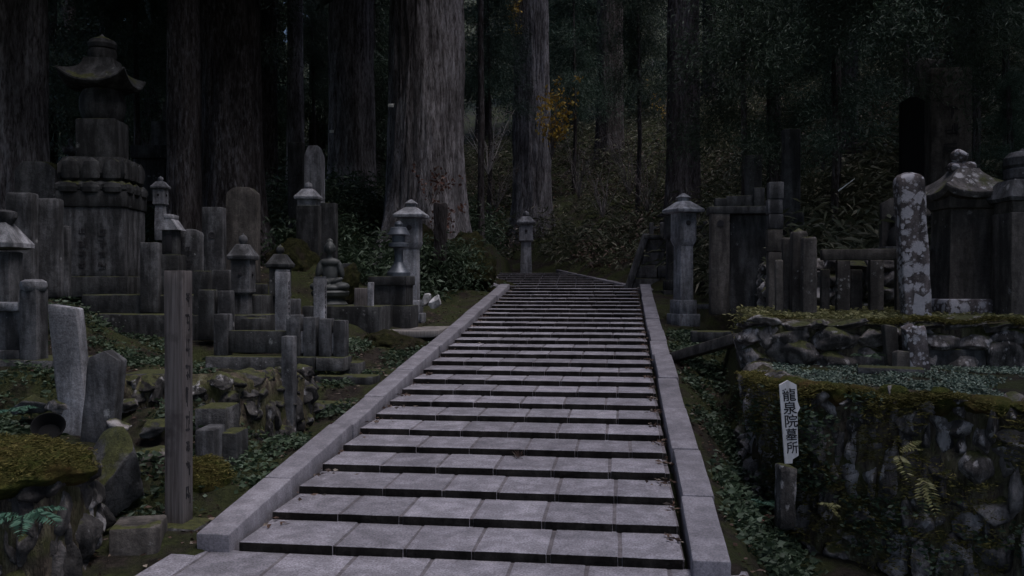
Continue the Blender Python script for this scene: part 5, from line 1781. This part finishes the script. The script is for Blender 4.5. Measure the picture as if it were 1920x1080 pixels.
def twiggy(name, label, p, h, spread, n, mat, lmat, nl, L, seed, cat='shrub', group=None, rad=.012):
    r = random.Random(seed)
    root = tag(empty(name, p), label, cat, group)
    tips = []
    V, Fc = [], []
    for k in range(n):
        a = r.uniform(0, 6.28)
        l_ = h * r.uniform(.5, 1.1)
        tip = Vector((math.cos(a) * spread * r.uniform(.3, 1), math.sin(a) * spread * r.uniform(.3, 1), l_))
        pts = [Vector((0, 0, -.1)), tip * .35 + Vector((r.uniform(-.1, .1), r.uniform(-.1, .1), .05)), tip * .7 + Vector((r.uniform(-.12, .12), r.uniform(-.1, .1), 0)), tip]
        me = tube(pts, [rad, rad * .8, rad * .55, rad * .25], None, 5, 'tw')
        b = len(V)
        V += [v.co[:] for v in me.vertices]
        Fc += [tuple(b + i for i in q_.vertices) for q_ in me.polygons]
        bpy.data.meshes.remove(me)
        for q_ in range(6):
            t_ = r.uniform(.3, 1)
            bp_ = tip * t_
            e = bp_ + Vector((r.uniform(-1, 1), r.uniform(-1, 1), r.uniform(-.3, .7))) * .28 * h * .5
            me = tube([bp_, (bp_ + e) / 2 + Vector((0, 0, .03)), e], [rad * .4, rad * .3, rad * .15], None, 4, 'tw')
            b = len(V)
            V += [v.co[:] for v in me.vertices]
            Fc += [tuple(b + i for i in q2.vertices) for q2 in me.polygons]
            bpy.data.meshes.remove(me)
            tips += [bp_, e, (bp_ + e) / 2]
    ob('stems', new_mesh('stems', V, Fc, M[mat], True, 80), root)
    if nl:
        rg = np.random.default_rng(seed)
        T_ = np.array([tuple(t) for t in tips])
        B = T_[rg.integers(0, len(T_), nl)] + rg.normal(0, .05, (nl, 3))
        V, T = leaves(B, rg.normal(0, 1, (nl, 3)) + [0, 0, -.5], L * rg.uniform(.6, 1.3, nl), L * .75 * rg.uniform(.7, 1.2, nl), rg, .1)
        ob('foliage', fast_mesh('foliage', V, T, M[lmat]), root)
    return root


p = at(1034, 262, 26.4)
twiggy('yellow_shrub', 'shrub with bright yellow autumn leaves beside the vine trunk', (p[0], p[1], p[2] - .5), 2.2, 1.05, 16, 'twig', 'yellow', 560, .12, 1)
p = at(1250, 190, 30)
twiggy('yellow_shrub', 'faint orange leaved shrub left of the dark trunk', (p[0], p[1], p[2] - .8), 1.3, .9, 8, 'twig', 'yellow', 110, .1, 2)
p = at(962, 60, 29.1)
twiggy('yellow_vine', 'yellow leaved vine hanging on the trunk in the middle', (p[0], p[1], p[2] - .4), 1.9, .14, 7, 'twig', 'yellow', 230, .12, 3, 'vine')
GTw = 'bare twigs on the hillside'
for k, (px, py, Yd, h_, l_) in enumerate([(915, 250, 26, 1.9, 'pale bare twigs left of the vine trunk'), (930, 330, 27, 1.6, 'low bare twigs below the vine trunk'), (1085, 290, 28, 2.2, 'bare brown twigs right of the yellow shrub'), (1180, 280, 27, 2.2, 'bare twigs left of the dark trunk'), (1215, 330, 25, 1.6, 'low bare twigs at the foot of the dark trunk'), (1130, 340, 26, 1.6, 'thin bare twigs above the far lantern slope'), (900, 60, 28, 1.6, 'pale bare twigs high beside the massive cedar')]):
    p = at(px, py, Yd)
    twiggy('bare_shrub', l_, (p[0], p[1], p[2] - h_ * .6), h_, h_ * .6, 14, 'twigpale' if 'pale' in l_ else 'twig', 'litter', 70, .07, 20 + k, 'shrub', GTw, .014)
p = at(850, 400, 18.2)
twiggy('red_shrub', 'withered red maple leaves on the flank of the massive cedar foot', (p[0] - .3, p[1], p[2] - .6), .8, .5, 7, 'twig', 'red', 160, .09, 41)
p = at(810, 335, 19.0)
twiggy('red_shrub', 'reddish dead leaves on twigs in front of the massive cedar', (p[0], p[1], p[2] - .5), .8, .7, 7, 'twig', 'red', 120, .09, 42)
p = at(1750, 30, 13.0)
twiggy('red_shrub', 'few brown maple leaves hanging at the upper right', (p[0], p[1], p[2] - .2), .4, .5, 5, 'twig', 'red', 26, .12, 43)

# little white tags nailed to two trunks, stump post, twig heap
for px, py, Yd, l_ in ((733, 201, 19.6, 'tiny white tag on the left flank of the massive cedar'), (622, 249, 23.7, 'tiny white tag on the thick cedar trunk')):
    tg = tag(ob('trunk_tag', sbox(.13, .02, .08, M['tag'], bev=.004, jit=0)), l_, 'tag', 'tags on the trunks')
    tg.location = at(px, py, Yd)
pb = at(826, 470, 17.6)
sn_ = tag(ob('snag', sbox(.26, .22, 1.35, M['barkdark'], bev=.04, seg=.08, jit=.03, top='broken')), 'broken brown stump standing in front of the massive cedar', 'stump')
sn_.location = (pb[0], pb[1], pb[2] - .3)
nl = 40
rg = np.random.default_rng(8)
B = np.zeros((nl, 3)) + rg.normal(0, .015, (nl, 3)) * [1, 1, .4]
V, T = leaves(B, rg.normal(0, 1, (nl, 3)) + [0, 0, .6], .07, .006, rg)
nd = tag(ob('needle_tuft', fast_mesh('needle_tuft', V, T, M['litter'])), 'small dry cedar sprig lying on the fourth step', 'sprig')
nd.location = (-.83, Y1 + 4 * TR - .12, 4 * RI + .015)
